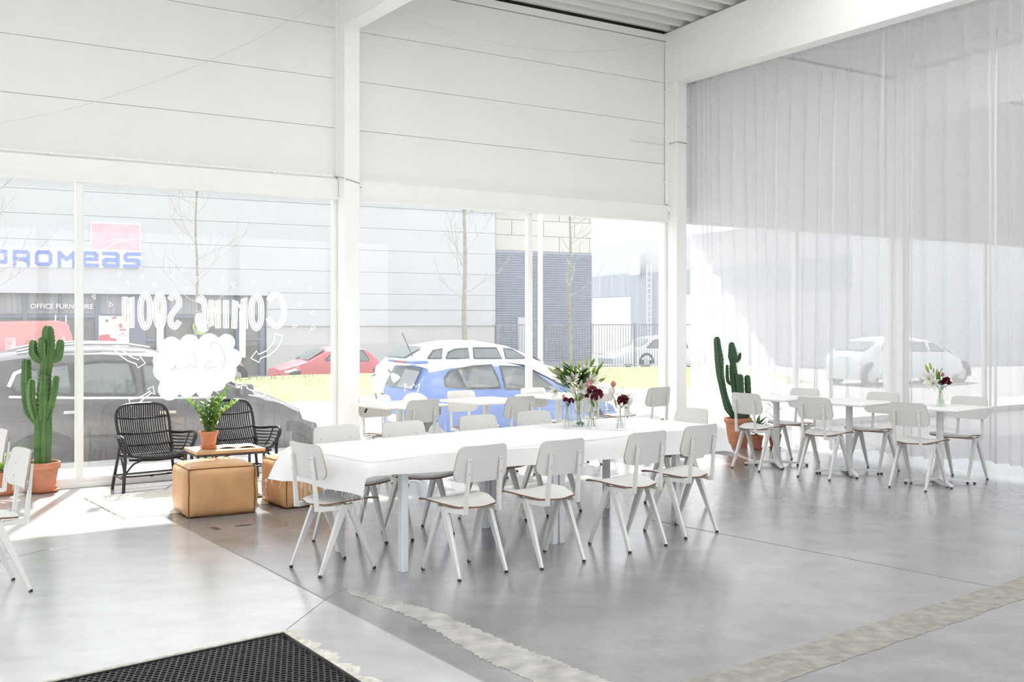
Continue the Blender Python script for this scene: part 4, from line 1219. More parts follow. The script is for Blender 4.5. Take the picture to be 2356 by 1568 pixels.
chair(2.615, 11.34, 38.0, 'white chair left of the small table closest to the tall dark cactus', RT)
chair(3.135, 11.82, 219.5, 'white chair right of the small table closest to the tall dark cactus', RT)
chair(3.15, 10.73, 41.1, 'white chair left of the middle small table by the curtain', RT)
chair(3.785, 11.17, 219.6, 'white chair right of the middle small table by the curtain', RT)
chair(3.83, 10.04, 40.4, 'white chair left of the small table that carries a flower vase', RT)
chair(4.44, 10.56, 219.6, 'white chair right of the small table that carries a flower vase', RT)
WT = 'white chairs at the window tables'
wn = ['beside the window table with the desk lamp', 'beside the second window table from the lamp', 'beside the third window table from the lamp', 'beside the window table nearest the corner column']
for (bx, by_), w in zip([(-.83, 10.26), (.114, 10.72), (.86, 11.5), (1.716, 12.2)], wn):
    x, y = back_at(bx, by_, 130); chair(x, y, 130, 'sunlit white chair on the room side, ' + w, WT)
for (bx, by_), w in zip([(-1.43, 10.9), (-.58, 11.56), (.21, 12.08), (1.04, 12.95)], wn):
    x, y = back_at(bx, by_, -50); chair(x, y, -50, 'sunlit white chair on the glass side, ' + w, WT)
LE = 'white chairs at the left picture edge'
chair(-3.06, 6.19, 220, 'white chair at the left picture edge, the nearer of two, turned left', LE)
chair(-3.73, 7.32, 220, 'white chair at the left picture edge, the farther of two, almost cut off', LE)

# ------------------------------------------------------------------ small pedestal tables
def make_pedestal(side):
    root = empty('pedestal_table')
    mb = MB(); mb.bbox(-side / 2, side / 2, -side / 2, side / 2, .722, .745, .008); mb.build('table_top', M['table_white'], root)
    mb = MB(); mb.lathe([(.034, .03), (.034, .70), (.10, .715), (.10, .722)], 16); mb.build('column', M['table_white'], root, 40)
    for k in range(4):
        a = math.pi / 4 + k * math.pi / 2; d = Vector((math.cos(a), math.sin(a), 0))
        mb = MB(); mb.bar(d * .02 + Vector((0, 0, .045)), d * .34 + Vector((0, 0, .022)), .055, .028, .03, .016); ft = mb.build('foot', M['table_white'], root)
        mb = MB(); mb.lathe([(.014, 0), (.014, .016)], 8, (d.x * .325, d.y * .325, 0)); mb.build('foot_glide', M['rubber'], ft)
    return root
pt0 = make_pedestal(.70)
ped = [((2.875, 11.58), 40.4, 'small white square pedestal table closest to the tall dark cactus', 'small tables by the curtain'),
       ((3.468, 10.95), 40.6, 'small white square pedestal table in the middle of the curtain row', 'small tables by the curtain'),
       ((4.14, 10.3), 40.8, 'small white square pedestal table carrying the single flower vase', 'small tables by the curtain'),
       ((-1.12, 10.6), 40, 'small white pedestal table with the desk lamp by the window', 'small tables by the window'),
       ((-.27, 11.13), 40, 'small white pedestal table by the window, second from the lamp', 'small tables by the window'),
       ((.52, 11.86), 40, 'small white pedestal table by the window, third from the lamp', 'small tables by the window'),
       ((1.36, 12.6), 40, 'small white pedestal table by the window, nearest the corner column', 'small tables by the window')]
for i, ((x, y), a, lab, g) in enumerate(ped):
    o = pt0 if i == 0 else copy_tree(pt0)
    place(o, (x, y, 0), math.radians(a)); tag(o, lab, 'table', g)

# ------------------------------------------------------------------ the long table: two tables end to end under one cloth
C0 = fl(848, 1060, .73); C0.z = 0                      # near left corner of the top
TL, TW, TH = 3.34, 1.0, .73
def lt(a, b, z): return C0 + TD * a + TP * b + Vector((0, 0, z))
for i, lab in enumerate(('white long dining table half at left, its legs showing under the cloth', 'white long dining table half at right, its legs showing under the cloth')):
    o = tag(empty('dining_table', C0, TA), lab, 'table', 'the two halves of the long table')
    a0 = i * TL / 2
    mb = MB(); mb.box(a0 + .002, a0 + TL / 2 - .002, 0, TW, TH - .035, TH - .004); mb.build('table_top', M['table_white'], o)
    ax = (.32, 1.60) if i == 0 else (1.665, 2.90)
    for b in (.10, .86):
        mb = MB(); mb.box(ax[0], ax[1], b - .015, b + .015, TH - .10, TH - .036); mb.build('apron', M['table_leg'], o)
        for a in ax:
            mb = MB(); mb.bbox(a - .025, a + .025, b - .025, b + .025, 0.0, TH - .036, .004); mb.build('leg', M['table_leg'], o)
# cloth draped over both halves: hangs deeper to the right, frayed and flared at the ends
tc_ = tag(empty('tablecloth', C0, TA), 'white frayed cotton cloth draped over the long table', 'tablecloth')
rnd = random.Random(5)
NA, NBc = 66, 22
def cloth_pt(i, j):
    """grid runs over the top and down the four sides"""
    fa, fb = i / NA, j / NBc
    dl, dr = .21, .26
    a = -dl + (TL + dl + dr) * fa
    df = .095 + .11 * min(1, max(0, a) / TL); db = .12
    b = -df + (TW + df + db) * fb
    za = zb = 0.0; A, B = a, b
    e = .004
    if a < 0: za = -a; A = -.012 - .18 * za - (.35 * za if b > TW * .8 else 0)
    if a > TL: za = a - TL; A = TL + .012 + .42 * za
    if b < 0: zb = -b; B = -.010 - .10 * zb
    if b > TW: zb = b - TW; B = TW + .010 + .12 * zb
    z = TH + e - max(za, zb) - (.08 * min(za, zb))
    if za > 0 and zb > 0:
        A += (-1 if a < 0 else 1) * .05 * min(za, zb); B += (-1 if b < 0 else 1) * .14 * min(za, zb)
    if za == 0 and zb == 0:
        z += .0016 * math.sin(a * 9 + b * 4) + .0012 * math.sin(b * 17 + a * 2)
        if abs(b - .47) < .03: z += .002
    else:
        B += .010 * math.sin(a * 8) * min(1, zb * 8); A += .014 * math.sin(b * 11) * min(1, za * 8)
    return (A, B, z)
vs = [cloth_pt(i, j) for i in range(NA + 1) for j in range(NBc + 1)]
fs = [(i * (NBc + 1) + j, (i + 1) * (NBc + 1) + j, (i + 1) * (NBc + 1) + j + 1, i * (NBc + 1) + j + 1) for i in range(NA) for j in range(NBc)]
mb = MB(); mb.add(vs, fs); mb.build('cloth', M['cloth'], tc_, 50)
for k in range(34):
    j = rnd.randint(0, NBc); p = Vector(cloth_pt(0, j)) + Vector((0, rnd.uniform(-.02, .02), 0)); l = rnd.choice([.02, .03, .04, .05, .12])
    pts = [p + Vector((rnd.uniform(-.012, .004), rnd.uniform(-.01, .01), -l * q / 4)) for q in range(5)]
    mb = MB(); mb.tube(pts, .0012, 3); mb.build('frayed_thread', M['cloth'], tc_)

# ------------------------------------------------------------------ flowers in glass
def vase(loc, kind, label):
    root = empty('glass_vase', loc)
    if kind == 'jar': pr = [(.052, 0), (.056, .01), (.058, .06), (.052, .12), (.036, .155), (.034, .19), (.038, .20)]
    elif kind == 'slim': pr = [(.030, 0), (.032, .008), (.032, .12), (.022, .16), (.020, .19), (.024, .198)]
    elif kind == 'bottle': pr = [(.034, 0), (.036, .008), (.036, .10), (.030, .14), (.023, .17), (.024, .20)]
    else: pr = [(.038, 0), (.041, .006), (.026, .075), (.019, .12), (.020, .15), (.027, .165)]
    mb = MB(); mb.lathe(pr, 20, (0, 0, 0), True, False); mb.build('glass_body', M['vase'], root, 50)
    mb = MB(); r = pr[-1][0]; z = pr[-1][1]; mb.tube([(r * math.cos(k * math.pi / 10), r * math.sin(k * math.pi / 10), z) for k in range(20)], .0018, 5, True); mb.build('rim', M['vase'], root, 50)
    mb = MB(); r = pr[1][0] - .004; mb.lathe([(r, .005), (r, .055 if kind != 'jar' else .07)], 16); mb.build('water', M['vase'], root, 50)
    if kind == 'jar':
        rn = random.Random(3)
        for q in range(14):
            a = rn.uniform(0, 6.28); rr = rn.uniform(0, .04)
            mb = MB(); mb.blob((rr * math.cos(a), rr * math.sin(a), .006 + rn.uniform(0, .016)), (rn.uniform(-1, 1), rn.uniform(-1, 1), .3), .018, ((0, .003), (.3, .009), (.7, .009), (1, .003)), 6); mb.build('pebble', M['stone'], root, 60)
    return tag(root, label, 'vase', 'glass flower vases'), pr[-1][1]
def rv(rn, s): return Vector((rn.uniform(-s, s), rn.uniform(-s, s), rn.uniform(-s, s)))
class Bouquet:
    def __init__(s, loc, z0, seed, label):
        s.rn = random.Random(seed); s.z0 = z0
        s.o = tag(empty('bouquet', loc), label, 'flowers', 'bouquets in glass vases')
    def stem(s, tip, r=.0022, base=None, m='stem'):
        tip = Vector(tip); b = Vector(base) if base else Vector((s.rn.uniform(-.028, .028), s.rn.uniform(-.02, .02), .012))
        neck = Vector((tip.x * .12, tip.y * .12, s.z0))
        mid = neck.lerp(tip, .5) + rv(s.rn, .008)
        s.k = getattr(s, 'k', 0) + 1
        low = [b, b.lerp(neck, .5) + rv(s.rn, .003)] if s.k <= 7 else []          # a handful of stems reach down into the glass
        mb = MB(); mb.tube(low + [neck, mid, tip], r, 5); mb.build('stem', M[m], s.o, 60)
        return (tip - mid).normalized()
    def bud(s, tip, l=.085, r=.013, m='bud', d=None):
        ax = s.stem(tip) if d is None else Vector(d)
        mb = MB(); mb.blob(tip, ax, l, ((0, .004), (.15, r * .75), (.45, r), (.75, r * .72), (.93, r * .32), (1, .001)), 7); mb.build('lily_bud', M[m], s.o, 60)
    def lily(s, tip, d, l=.085):
        s.stem(tip); d = Vector(d).normalized(); a = d.cross(Vector((.3, .2, 1))).normalized(); b = d.cross(a)
        mb = MB()
        for k in range(6):
            q = a * math.cos(k * 1.047) + b * math.sin(k * 1.047)
            mb.leaf(tip, d * .8 + q * .55, q, l, .034, -.25, 5, .2)
        f = mb.build('lily_flower', M['petal'], s.o, 60)
        mb = MB()
        for k in range(4):
            q = a * math.cos(k * 1.6) + b * math.sin(k * 1.6); mb.tube([tip, Vector(tip) + d * .05 + q * .012], .0014, 4)
        mb.build('stamen', M['leaf'], f)
    def tulip(s, tip, m='petal', sz=1.0, d=(0, 0, 1)):
        s.stem(tip); mb = MB(); mb.blob(tip, d, .05 * sz, ((0, .006), (.25, .019 * sz), (.6, .021 * sz), (.9, .014 * sz), (1, .008 * sz)), 8); mb.build('tulip_flower', M[m], s.o, 60)
    def pom(s, tip, R=.036, m='crimson', n=46):
        s.stem(Vector(tip) - Vector((0, 0, R * .7))); mb = MB(); tip = Vector(tip)
        for k in range(n):
            z = s.rn.uniform(-.55, 1); a = s.rn.uniform(0, 6.28); q = Vector((math.sqrt(max(0, 1 - z * z)) * math.cos(a), math.sqrt(max(0, 1 - z * z)) * math.sin(a), z))
            mb.leaf(tip + q * R * .35, q + rv(s.rn, .3), rv(s.rn, 1), R * .75, R * .7, s.rn.uniform(-.3, .3), 2, .4, lambda t: .4 + .6 * min(1, t * 2))
        mb.build('ruffled_flower', M[m], s.o)
    def leaf(s, p, d, l, w, bend=.25, m='leaf_dark'):
        mb = MB(); mb.leaf(p, d, (0, 0, 1), l, w, bend, 6, .2); mb.build('leaf', M[m], s.o, 60)
    def sprig(s, p, d, l, n=7, m='leaf_dark', w=.007):
        p, d = Vector(p), Vector(d).normalized(); mb = MB(); path = [p + d * l * i / 5 + Vector((0, 0, -.02 * (i / 5) ** 2)) for i in range(6)]
        mb.tube(path, .0009, 4)
        sd = d.cross(Vector((0, 0, 1))).normalized()
        for i in range(n):
            q = p + d * l * (i + 1) / n
            for e in (-1, 1): mb.leaf(q, sd * e + d * .5 + rv(s.rn, .15), (0, 0, 1), .024, w, .1, 3)
        mb.build('sprig', M[m], s.o)
    def foliage(s, c, n, spread, l=.10, w=.026, ms=('leaf_dark', 'leaf_mid')):
        for k in range(n):
            a = s.rn.uniform(0, 6.28); p = Vector(c) + rv(s.rn, spread * .35); d = Vector((math.cos(a), math.sin(a) * .8, s.rn.uniform(-.1, 1.1)))
            s.leaf(p, d, l * s.rn.uniform(.7, 1.3), w * s.rn.uniform(.7, 1.2), s.rn.uniform(.0, .4), s.rn.choice(ms))
TZ = TH + .0055
def tp(px, py): p = fl(px, py, TZ); return p
# one picture pixel on the table is about 3.2 mm: offsets below are (right, away, up) in metres
v1 = tp(1305, 985); vase(v1, 'slim', 'slim glass bottle vase at the left of the vase trio on the long table')
v2 = tp(1331, 979); vase(v2, 'jar', 'wide glass jar vase with dark pebbles in the middle of the long table trio')
v3 = tp(1361, 985); vase(v3, 'bottle', 'glass bottle vase at the right of the vase trio on the long table')
v4 = tp(1428, 988); vase(v4, 'bottle', 'glass bottle vase standing alone on the right part of the long table')
def up(v, px, py, dy=0.0):
    """point above a vase as a local offset, in the picture plane through the vase"""
    z = v.y + dy; return Vector(((px - CX) * z / F - v.x, dy, EYE - (py - YH) * z / F - v.z))
B = Bouquet(v2, .20, 2, 'big bouquet of green lily buds, white lilies and dark leaves on the long table')
for i, (x, y, x2, y2, m) in enumerate([(1282, 861, 1262, 846, 'bud'), (1290, 855, 1275, 840, 'bud'), (1301, 845, 1296, 828, 'bud'), (1314, 855, 1314, 838, 'leaf'), (1333, 846, 1333, 830, 'bud'), (1347, 843, 1352, 820, 'bud'), (1342, 865, 1341, 840, 'bud'), (1358, 843, 1368, 825, 'leaf'), (1375, 850, 1387, 834, 'leaf'), (1372, 862, 1376, 848, 'leaf'), (1353, 876, 1357, 855, 'bud'), (1373, 881, 1392, 869, 'bud'), (1300, 880, 1284, 862, 'bud'), (1311, 875, 1306, 858, 'leaf'), (1292, 862, 1285, 846, 'leaf'), (1364, 858, 1370, 842, 'bud'), (1325, 860, 1322, 842, 'leaf')]):
    p = up(v2, x, y, random.Random(i).uniform(-.07, .07)); q = up(v2, x2, y2, 0); d = q - up(v2, x, y, 0); B.stem(p)
    B.bud(p, max(.06, d.length * 1.1), .0135, m, d)
for i, (x, y, x2, y2, l, w, b) in enumerate([(1318, 850, 1320, 822, .11, .022, 0), (1296, 850, 1283, 828, .10, .016, .1), (1304, 850, 1298, 836, .12, .03, 0), (1327, 860, 1324, 828, .13, .03, .1), (1370, 868, 1406, 874, .13, .02, .3), (1380, 862, 1404, 862, .10, .018, .3), (1358, 850, 1376, 842, .09, .02, .5), (1310, 895, 1283, 880, .12, .035, .1), (1300, 900, 1282, 886, .11, .03, .3), (1320, 885, 1308, 846, .15, .034, 0), (1305, 905, 1292, 884, .11, .04, .1), (1362, 870, 1372, 852, .13, .034, .1), (1310, 880, 1300, 860, .13, .036, 0), (1290, 880, 1260, 884, .08, .014, .2), (1352, 885, 1360, 862, .13, .036, .1), (1368, 888, 1394, 890, .08, .012, .1), (1332, 890, 1330, 850, .14, .036, .0), (1342, 880, 1350, 850, .12, .03, .0), (1318, 870, 1310, 840, .12, .03, .1)]):
    p = up(v2, x, y, random.Random(i + 40).uniform(-.08, .08)); d = up(v2, x2, y2, 0) - up(v2, x, y, 0)
    B.leaf(p, d, l, w, b, 'leaf_dark' if i % 3 else 'leaf_mid')
B.foliage(up(v2, 1325, 885), 30, .14, .10, .034, ('leaf_dark', 'leaf_dark', 'leaf_mid')); B.foliage(up(v2, 1345, 868), 22, .12, .10, .032, ('leaf_dark', 'leaf_dark', 'leaf_mid'))
B.foliage(up(v2, 1305, 872), 20, .12, .10, .034, ('leaf_dark', 'leaf_dark', 'leaf_mid'))
B.foliage(up(v2, 1328, 870), 16, .10, .15, .042, ('leaf_dark',)); B.foliage(up(v2, 1350, 878), 8, .06, .13, .038, ('leaf_dark',))
for x, y, d in ((1284, 897, (-.8, -.5, -.3)), (1334, 893, (.5, -.9, .2)), (1320, 878, (-.2, -.6, .6)), (1360, 882, (.2, -.7, .5))): B.lily(up(v2, x, y, -.06), d, .085)
B.tulip(up(v2, 1318, 905, -.05), 'petal', 1.3, (-.1, -.2, .8)); B.tulip(up(v2, 1353, 888, -.08), 'pink', 1.1, (.2, -.5, .6)); B.tulip(up(v2, 1345, 853, .02), 'petal', 1.0); B.tulip(up(v2, 1350, 852, .03), 'petal', 1.0)
B.pom(up(v2, 1274, 875, 0), .012, 'pink', 16)
B = Bouquet(v1, .198, 8, 'small posy of dark red and pink flowers in the slim vase on the long table')
B.pom(up(v1, 1302, 920, -.03), .022); B.pom(up(v1, 1314, 922, -.02), .024); B.tulip(up(v1, 1297, 917, -.03), 'pink', .7)
B.leaf(up(v1, 1306, 935), (-1, -.2, .1), .075, .022, .1, 'leaf_mid'); B.leaf(up(v1, 1306, 940), (.3, -.2, 1), .07, .02, .2); B.foliage(up(v1, 1306, 932), 7, .04, .05, .016)
B = Bouquet(v3, .20, 12, 'dark crimson ruffled blooms over leaves in the right vase of the trio')
B.pom(up(v3, 1363, 900, -.04), .040); B.pom(up(v3, 1377, 906, -.02), .036); B.pom(up(v3, 1367, 914, -.05), .028); B.pom(up(v3, 1350, 911, -.02), .018)
B.leaf(up(v3, 1360, 918), (.15, -.2, -.7), .075, .03, -.2, 'leaf_mid'); B.leaf(up(v3, 1366, 915), (.3, -.1, -.9), .08, .024, -.2); B.foliage(up(v3, 1358, 912), 10, .06, .07, .022)
B = Bouquet(v4, .20, 17, 'small bouquet of pink tulip, crimson bloom and lily buds right of the trio')
B.tulip(up(v4, 1411, 890, 0), 'pink', .95, (0, 0, 1)); B.pom(up(v4, 1434, 921, -.02), .042); B.bud(up(v4, 1446, 932, -.02), .075, .02, 'petal', (.35, -.1, .9)); B.tulip(up(v4, 1408, 908, .01), 'petal', 1.2, (-.1, 0, .9))
B.leaf(up(v4, 1418, 940), (-.15, -.1, 1), .10, .02, .1, 'leaf'); B.leaf(up(v4, 1412, 930), (-.5, 0, .7), .05, .02, .2, 'leaf_mid'); B.sprig(up(v4, 1415, 940), (-1, -.1, .25), .09); B.sprig(up(v4, 1413, 942), (-1, -.3, -.1), .08)
B.sprig(up(v4, 1428, 915), (.25, .1, 1), .075, 5); B.leaf(up(v4, 1445, 938), (1, 0, .15), .11, .008, .15); B.foliage(up(v4, 1430, 935), 12, .06, .05, .018); B.stem(up(v4, 1452, 950), .001); B.bud(up(v4, 1444, 957), .018, .005, 'leaf_dark', (0, 0, -1))
v5 = fl(2164, 933, .7455); vase(v5, 'conical', 'small conical glass vase on the rightmost table by the curtain')
B = Bouquet(v5, .165, 23, 'small bouquet of white lily and dark red bloom on the rightmost small table')
B.bud(up(v5, 2137, 858), .10, .014, 'bud', (-.35, 0, .9)); B.bud(up(v5, 2143, 850), .075, .013, 'bud', (-.25, 0, .9)); B.bud(up(v5, 2156, 868), .09, .014, 'bud', (.0, 0, 1)); B.leaf(up(v5, 2147, 868), (.1, 0, 1), .10, .04, 0, 'leaf_mid'); B.leaf(up(v5, 2158, 890), (-.02, -.2, 1), .16, .045, 0, 'leaf_mid')
B.lily(up(v5, 2147, 880, -.03), (-.3, -.8, -.2), .10); B.lily(up(v5, 2140, 872, -.02), (-.7, -.5, .2), .09); B.tulip(up(v5, 2147, 872, -.02), 'petal', 1.4, (-.2, 0, 1))
B.pom(up(v5, 2178, 878, -.02), .045); B.pom(up(v5, 2166, 880, 0), .022); B.tulip(up(v5, 2169, 866), 'pink', .8)
B.leaf(up(v5, 2140, 878), (-1, 0, .15), .10, .014, .2); B.leaf(up(v5, 2145, 884), (-1, 0, .25), .10, .014, .1); B.leaf(up(v5, 2150, 888), (-1, 0, -.05), .10, .015, .15); B.leaf(up(v5, 2160, 862), (.4, 0, .8), .09, .02, .1)
B.sprig(up(v5, 2164, 868), (.2, .1, 1), .08, 5); B.foliage(up(v5, 2162, 888), 14, .07, .07, .022, ('leaf_mid', 'leaf_dark'))

# ================================================================== LOUNGE CORNER
# cream rug
rg = tag(empty('rug', fl(286, 1193.6), math.radians(36)), 'cream wool rug under the wicker chairs and leather poufs', 'rug')
rnd = random.Random(31)
mb = MB(); nx, ny = 40, 26; RX, RY = 2.0, 1.22
vs = []
for i in range(nx + 1):
    for j in range(ny + 1):
        e = (i in (0, nx)) or (j in (0, ny)); jx = rnd.uniform(-.008, .008) if e else 0
        vs.append((RX * i / nx + jx, RY * j / ny + (rnd.uniform(-.008, .008) if e else 0), .002 if e else .014 + rnd.uniform(-.0015, .0015)))
fs = [(i * (ny + 1) + j, (i + 1) * (ny + 1) + j, (i + 1) * (ny + 1) + j + 1, i * (ny + 1) + j + 1) for i in range(nx) for j in range(ny)]
mb.add(vs, fs); mb.build('pile', M['rug'], rg, 60)
for xx in (.006, RX - .006):
    mb = MB(); mb.tube([(xx, RY * k / 20, .008) for k in range(21)], .007, 5); mb.build('binding', M['rug'], rg)

# black rattan lounge chair (front = +y)
def make_wicker():
    root = empty('rattan_armchair')
    def tb(name, pts, r, par=root, n=6):
        P = [Vector(p) for p in pts]
        if len(P) > 2:
            out = []
            for i in range(len(P) - 1):
                a = P[max(i - 1, 0)]; b = P[i]; c = P[i + 1]; d = P[min(i + 2, len(P) - 1)]
                for k in range(5):
                    t = k / 5; out.append(.5 * ((2 * b) + (c - a) * t + (2 * a - 5 * b + 4 * c - d) * t * t + (-a + 3 * b - 3 * c + d) * t ** 3))
            out.append(P[-1]); P = out
        mb = MB(); mb.tube(P, r, n); return mb.build(name, M['wicker'], par, 60)
    hoop = [(-.225, -.03, .345), (-.245, -.13, .48), (-.255, -.19, .62), (-.235, -.222, .72), (-.165, -.236, .768), (0, -.242, .778), (.165, -.236, .768), (.235, -.222, .72), (.255, -.19, .62), (.245, -.13, .48), (.225, -.03, .345)]
    tb('back_hoop', hoop, .015)
    def hoop_top(x):
        ax = abs(x)
        return .775 - (0 if ax < .15 else (ax - .15) ** 2 * 6.5)
    n = 21
    for k in range(n):
        x = -.215 + .43 * k / (n - 1); ht = hoop_top(x); dp = .035 * (1 - (x / .22) ** 2)
        tb('rod', [(x, -.238, ht), (x * .99, -.19 - dp, .60), (x * .98, -.125 - dp, .46), (x * .97, -.05 - dp * .8, .365), (x * 1.0, .05, .325 - dp * .3), (x * 1.05, .17, .335), (x * 1.07, .225, .322)], .0052, n=5)
    for h, y, hw in ((.645, -.205, .25), (.505, -.145, .245), (.40, -.085, .235)):
        tb('cross_band', [(-hw, y + .03, h + .012), (-hw * .5, y - .022, h - .004), (0, y - .036, h - .008), (hw * .5, y - .022, h - .004), (hw, y + .03, h + .012)], .010)
    tb('seat_front_rail', [(-.27, .20, .345), (-.15, .235, .318), (0, .24, .312), (.15, .235, .318), (.27, .20, .345)], .015)
    tb('seat_under_rail', [(-.27, .18, .30), (0, .20, .285), (.27, .18, .30)], .012)
    tb('seat_rear_rail', [(-.24, -.12, .31), (0, -.14, .30), (.24, -.12, .31)], .012)
    for s in (-1, 1):
        arm = tb('arm_rail', [(s * .25, -.14, .50), (s * .31, -.05, .50), (s * .345, .08, .512), (s * .352, .19, .515), (s * .335, .245, .48), (s * .31, .235, .41), (s * .27, .215, .35), (s * .20, .225, .325)], .015)
        for k in range(5):
            z = .47 - .03 * k
            tb('arm_rod', [(s * (.245 - .004 * k), -.12 + .02 * k, z), (s * (.30 - .008 * k), -.02, z - .005), (s * (.328 - .010 * k), .10, z + .004), (s * (.332 - .012 * k), .20 - .004 * k, z + .008 - .004 * k)], .0065, arm, 5)
        tb('arm_tie', [(s * .345, .08, .51), (s * .31, .07, .40), (s * .265, .06, .335)], .007, arm, 5)
        lf = tb('leg', [(s * .345, .225, .50), (s * .315, .205, .33), (s * .325, .21, .15), (s * .335, .215, 0)], .0165)
        lr = tb('leg', [(s * .245, -.12, .42), (s * .26, -.135, .28), (s * .285, -.155, .12), (s * .30, -.165, 0)], .0150)
        tb('side_stretcher', [(s * .327, .21, .13), (s * .292, -.155, .13)], .010)
        tb('brace', [(s * .32, .208, .12), (s * .30, .12, .22), (s * .29, .04, .30)], .009)
        tb('brace', [(s * .318, .208, .17), (s * .24, .205, .26), (s * .15, .21, .295)], .009)
    tb('stretcher', [(-.31, .03, .13), (0, .03, .125), (.31, .03, .13)], .010)
    tb('stretcher', [(-.292, -.155, .13), (.292, -.155, .13)], .010)
    mb = MB(); mb.blob((-.018, .03, .125), (1, 0, 0), .036, ((0, .013), (.5, .016), (1, .013)), 8); mb.build('binding', M['wicker'], root)
    return root
wk = make_wicker(); place(wk, (-3.40, 10.02, 0), math.radians(-50) - math.pi / 2); tag(wk, 'black rattan armchair standing left of the coffee table', 'armchair', 'rattan armchairs')
w2 = copy_tree(wk); place(w2, (-2.70, 10.47, 0), math.radians(-50) - math.pi / 2); tag(w2, 'black rattan armchair half hidden behind the coffee table plant', 'armchair', 'rattan armchairs')

# tan leather poufs
def make_pouf():
    root = empty('leather_pouf'); S = (.56, .50, .395); n = 14; mb = MB()
    def shape(u, v, w):
        c = [u, v, w]
        b = (.034, .034, .03)
        out = []
        for k in range(3):
            i, j = [m for m in range(3) if m != k]
            bul = (1 - c[i] ** 4) * (1 - c[j] ** 4) * b[k]
            out.append(c[k] * (S[k] / 2 + bul * abs(c[k]) ** 3))
        r = Vector(out)
        wr = .004 * math.sin(u * 9 + w * 5) * (1 - w * w) + .003 * math.sin(v * 11 + u * 3)
        m_ = sorted((abs(u), abs(v), abs(w)))
        if m_[1] > .9: r *= 1 - .05 * (m_[1] - .9) / .1 * (m_[2] - .0)
        r += r.normalized() * wr
        if w < -.85: r.z = max(r.z, -S[2] / 2)
        return (r.x, r.y, r.z + S[2] / 2 + .0)
    for ax in range(3):
        for sg_ in (-1, 1):
            vs = []; 
            for i in range(n + 1):
                for j in range(n + 1):
                    c = [0, 0, 0]; c[ax] = sg_; c[(ax + 1) % 3] = -1 + 2 * i / n; c[(ax + 2) % 3] = -1 + 2 * j / n
                    vs.append(shape(*c))
            mb.add(vs, [(i * (n + 1) + j, (i + 1) * (n + 1) + j, (i + 1) * (n + 1) + j + 1, i * (n + 1) + j + 1) for i in range(n) for j in range(n)])
    mb.build('cushion', M['leather'], root, 60)
    for a in range(3):
        for p in (-1, 1):
            for q in (-1, 1):
                pts = []
                for i in range(25):
                    c = [0, 0, 0]; c[a] = -1 + i / 12; c[(a + 1) % 3] = p; c[(a + 2) % 3] = q
                    v = Vector(shape(*c)); ctr = Vector((0, 0, S[2] / 2)); v = v + (v - ctr).normalized() * (.004 + .0015 * math.sin(i * 2.1)); v.z = max(v.z, .005); pts.append(v)
                mb = MB(); mb.tube(pts, .0048, 5); mb.build('piping', M['seam'], root, 60)
    return root
pf = make_pouf()
def pouf_at(o, fx_, fy_, ang, label):                     # front left bottom corner
    a = math.radians(ang); c = Vector((fx_, fy_, 0)) + Vector((math.cos(a), math.sin(a), 0)) * .28 + Vector((-math.sin(a), math.cos(a), 0)) * .25
    place(o, c, a); tag(o, label, 'pouf', 'tan leather poufs')
pouf_at(pf, -2.575, 8.445, 30, 'tan leather cube pouf, fully in view, in front of the coffee table')
p2 = copy_tree(pf); pouf_at(p2, -1.885, 8.87, 36, 'tan leather cube pouf partly hidden by the tablecloth corner')

# coffee table
ctb = tag(empty('coffee_table', (-2.687, 9.08, 0), math.radians(31)), 'low coffee table with pale wooden top and black metal frame', 'table')
cw, cdp, chh = .60, .44, .45
mb = MB(); mb.bbox(0, cw, 0, cdp, chh - .026, chh, .003); mb.build('table_top', M['wood'], ctb)
for x in (.012, cw - .012):
    for y in (.012, cdp - .012):
        mb = MB(); mb.box(x - .01, x + .01, y - .01, y + .01, .014, chh - .046); mb.build('leg', M['black_metal'], ctb)
for a, b in (((.0, .012), (cw, .012)), ((.0, cdp - .012), (cw, cdp - .012)), ((.012, .022), (.012, cdp - .022)), ((cw - .012, .022), (cw - .012, cdp - .022))):
    for z in (chh - .036, .024):
        mb = MB(); mb.bar((*a, z), (*b, z), .02, .02); mb.build('frame_bar', M['black_metal'], ctb)
def on_ct(x, y, z=chh): return ctb.matrix_basis @ Vector((x, y, z))
bpy.context.view_layer.update()
mg = tag(empty('magazine', on_ct(.40, .21), math.radians(22)), 'open magazine lying on the coffee table', 'magazine')
mb = MB(); rr = []
for i in range(9):
    x = -.17 + .34 * i / 8; rr.append([(x, -.10, .002 + .016 * abs(math.sin(i / 8 * math.pi * 2)) * .9), (x, .10, .002 + .016 * abs(math.sin(i / 8 * math.pi * 2)))])
mb.loft(rr, False, False); mb.build('pages', M['paper'], mg, 60)
mb = MB(); mb.box(-.175, .175, -.102, .102, .0005, .002); mb.build('cover', M['terra'], mg)

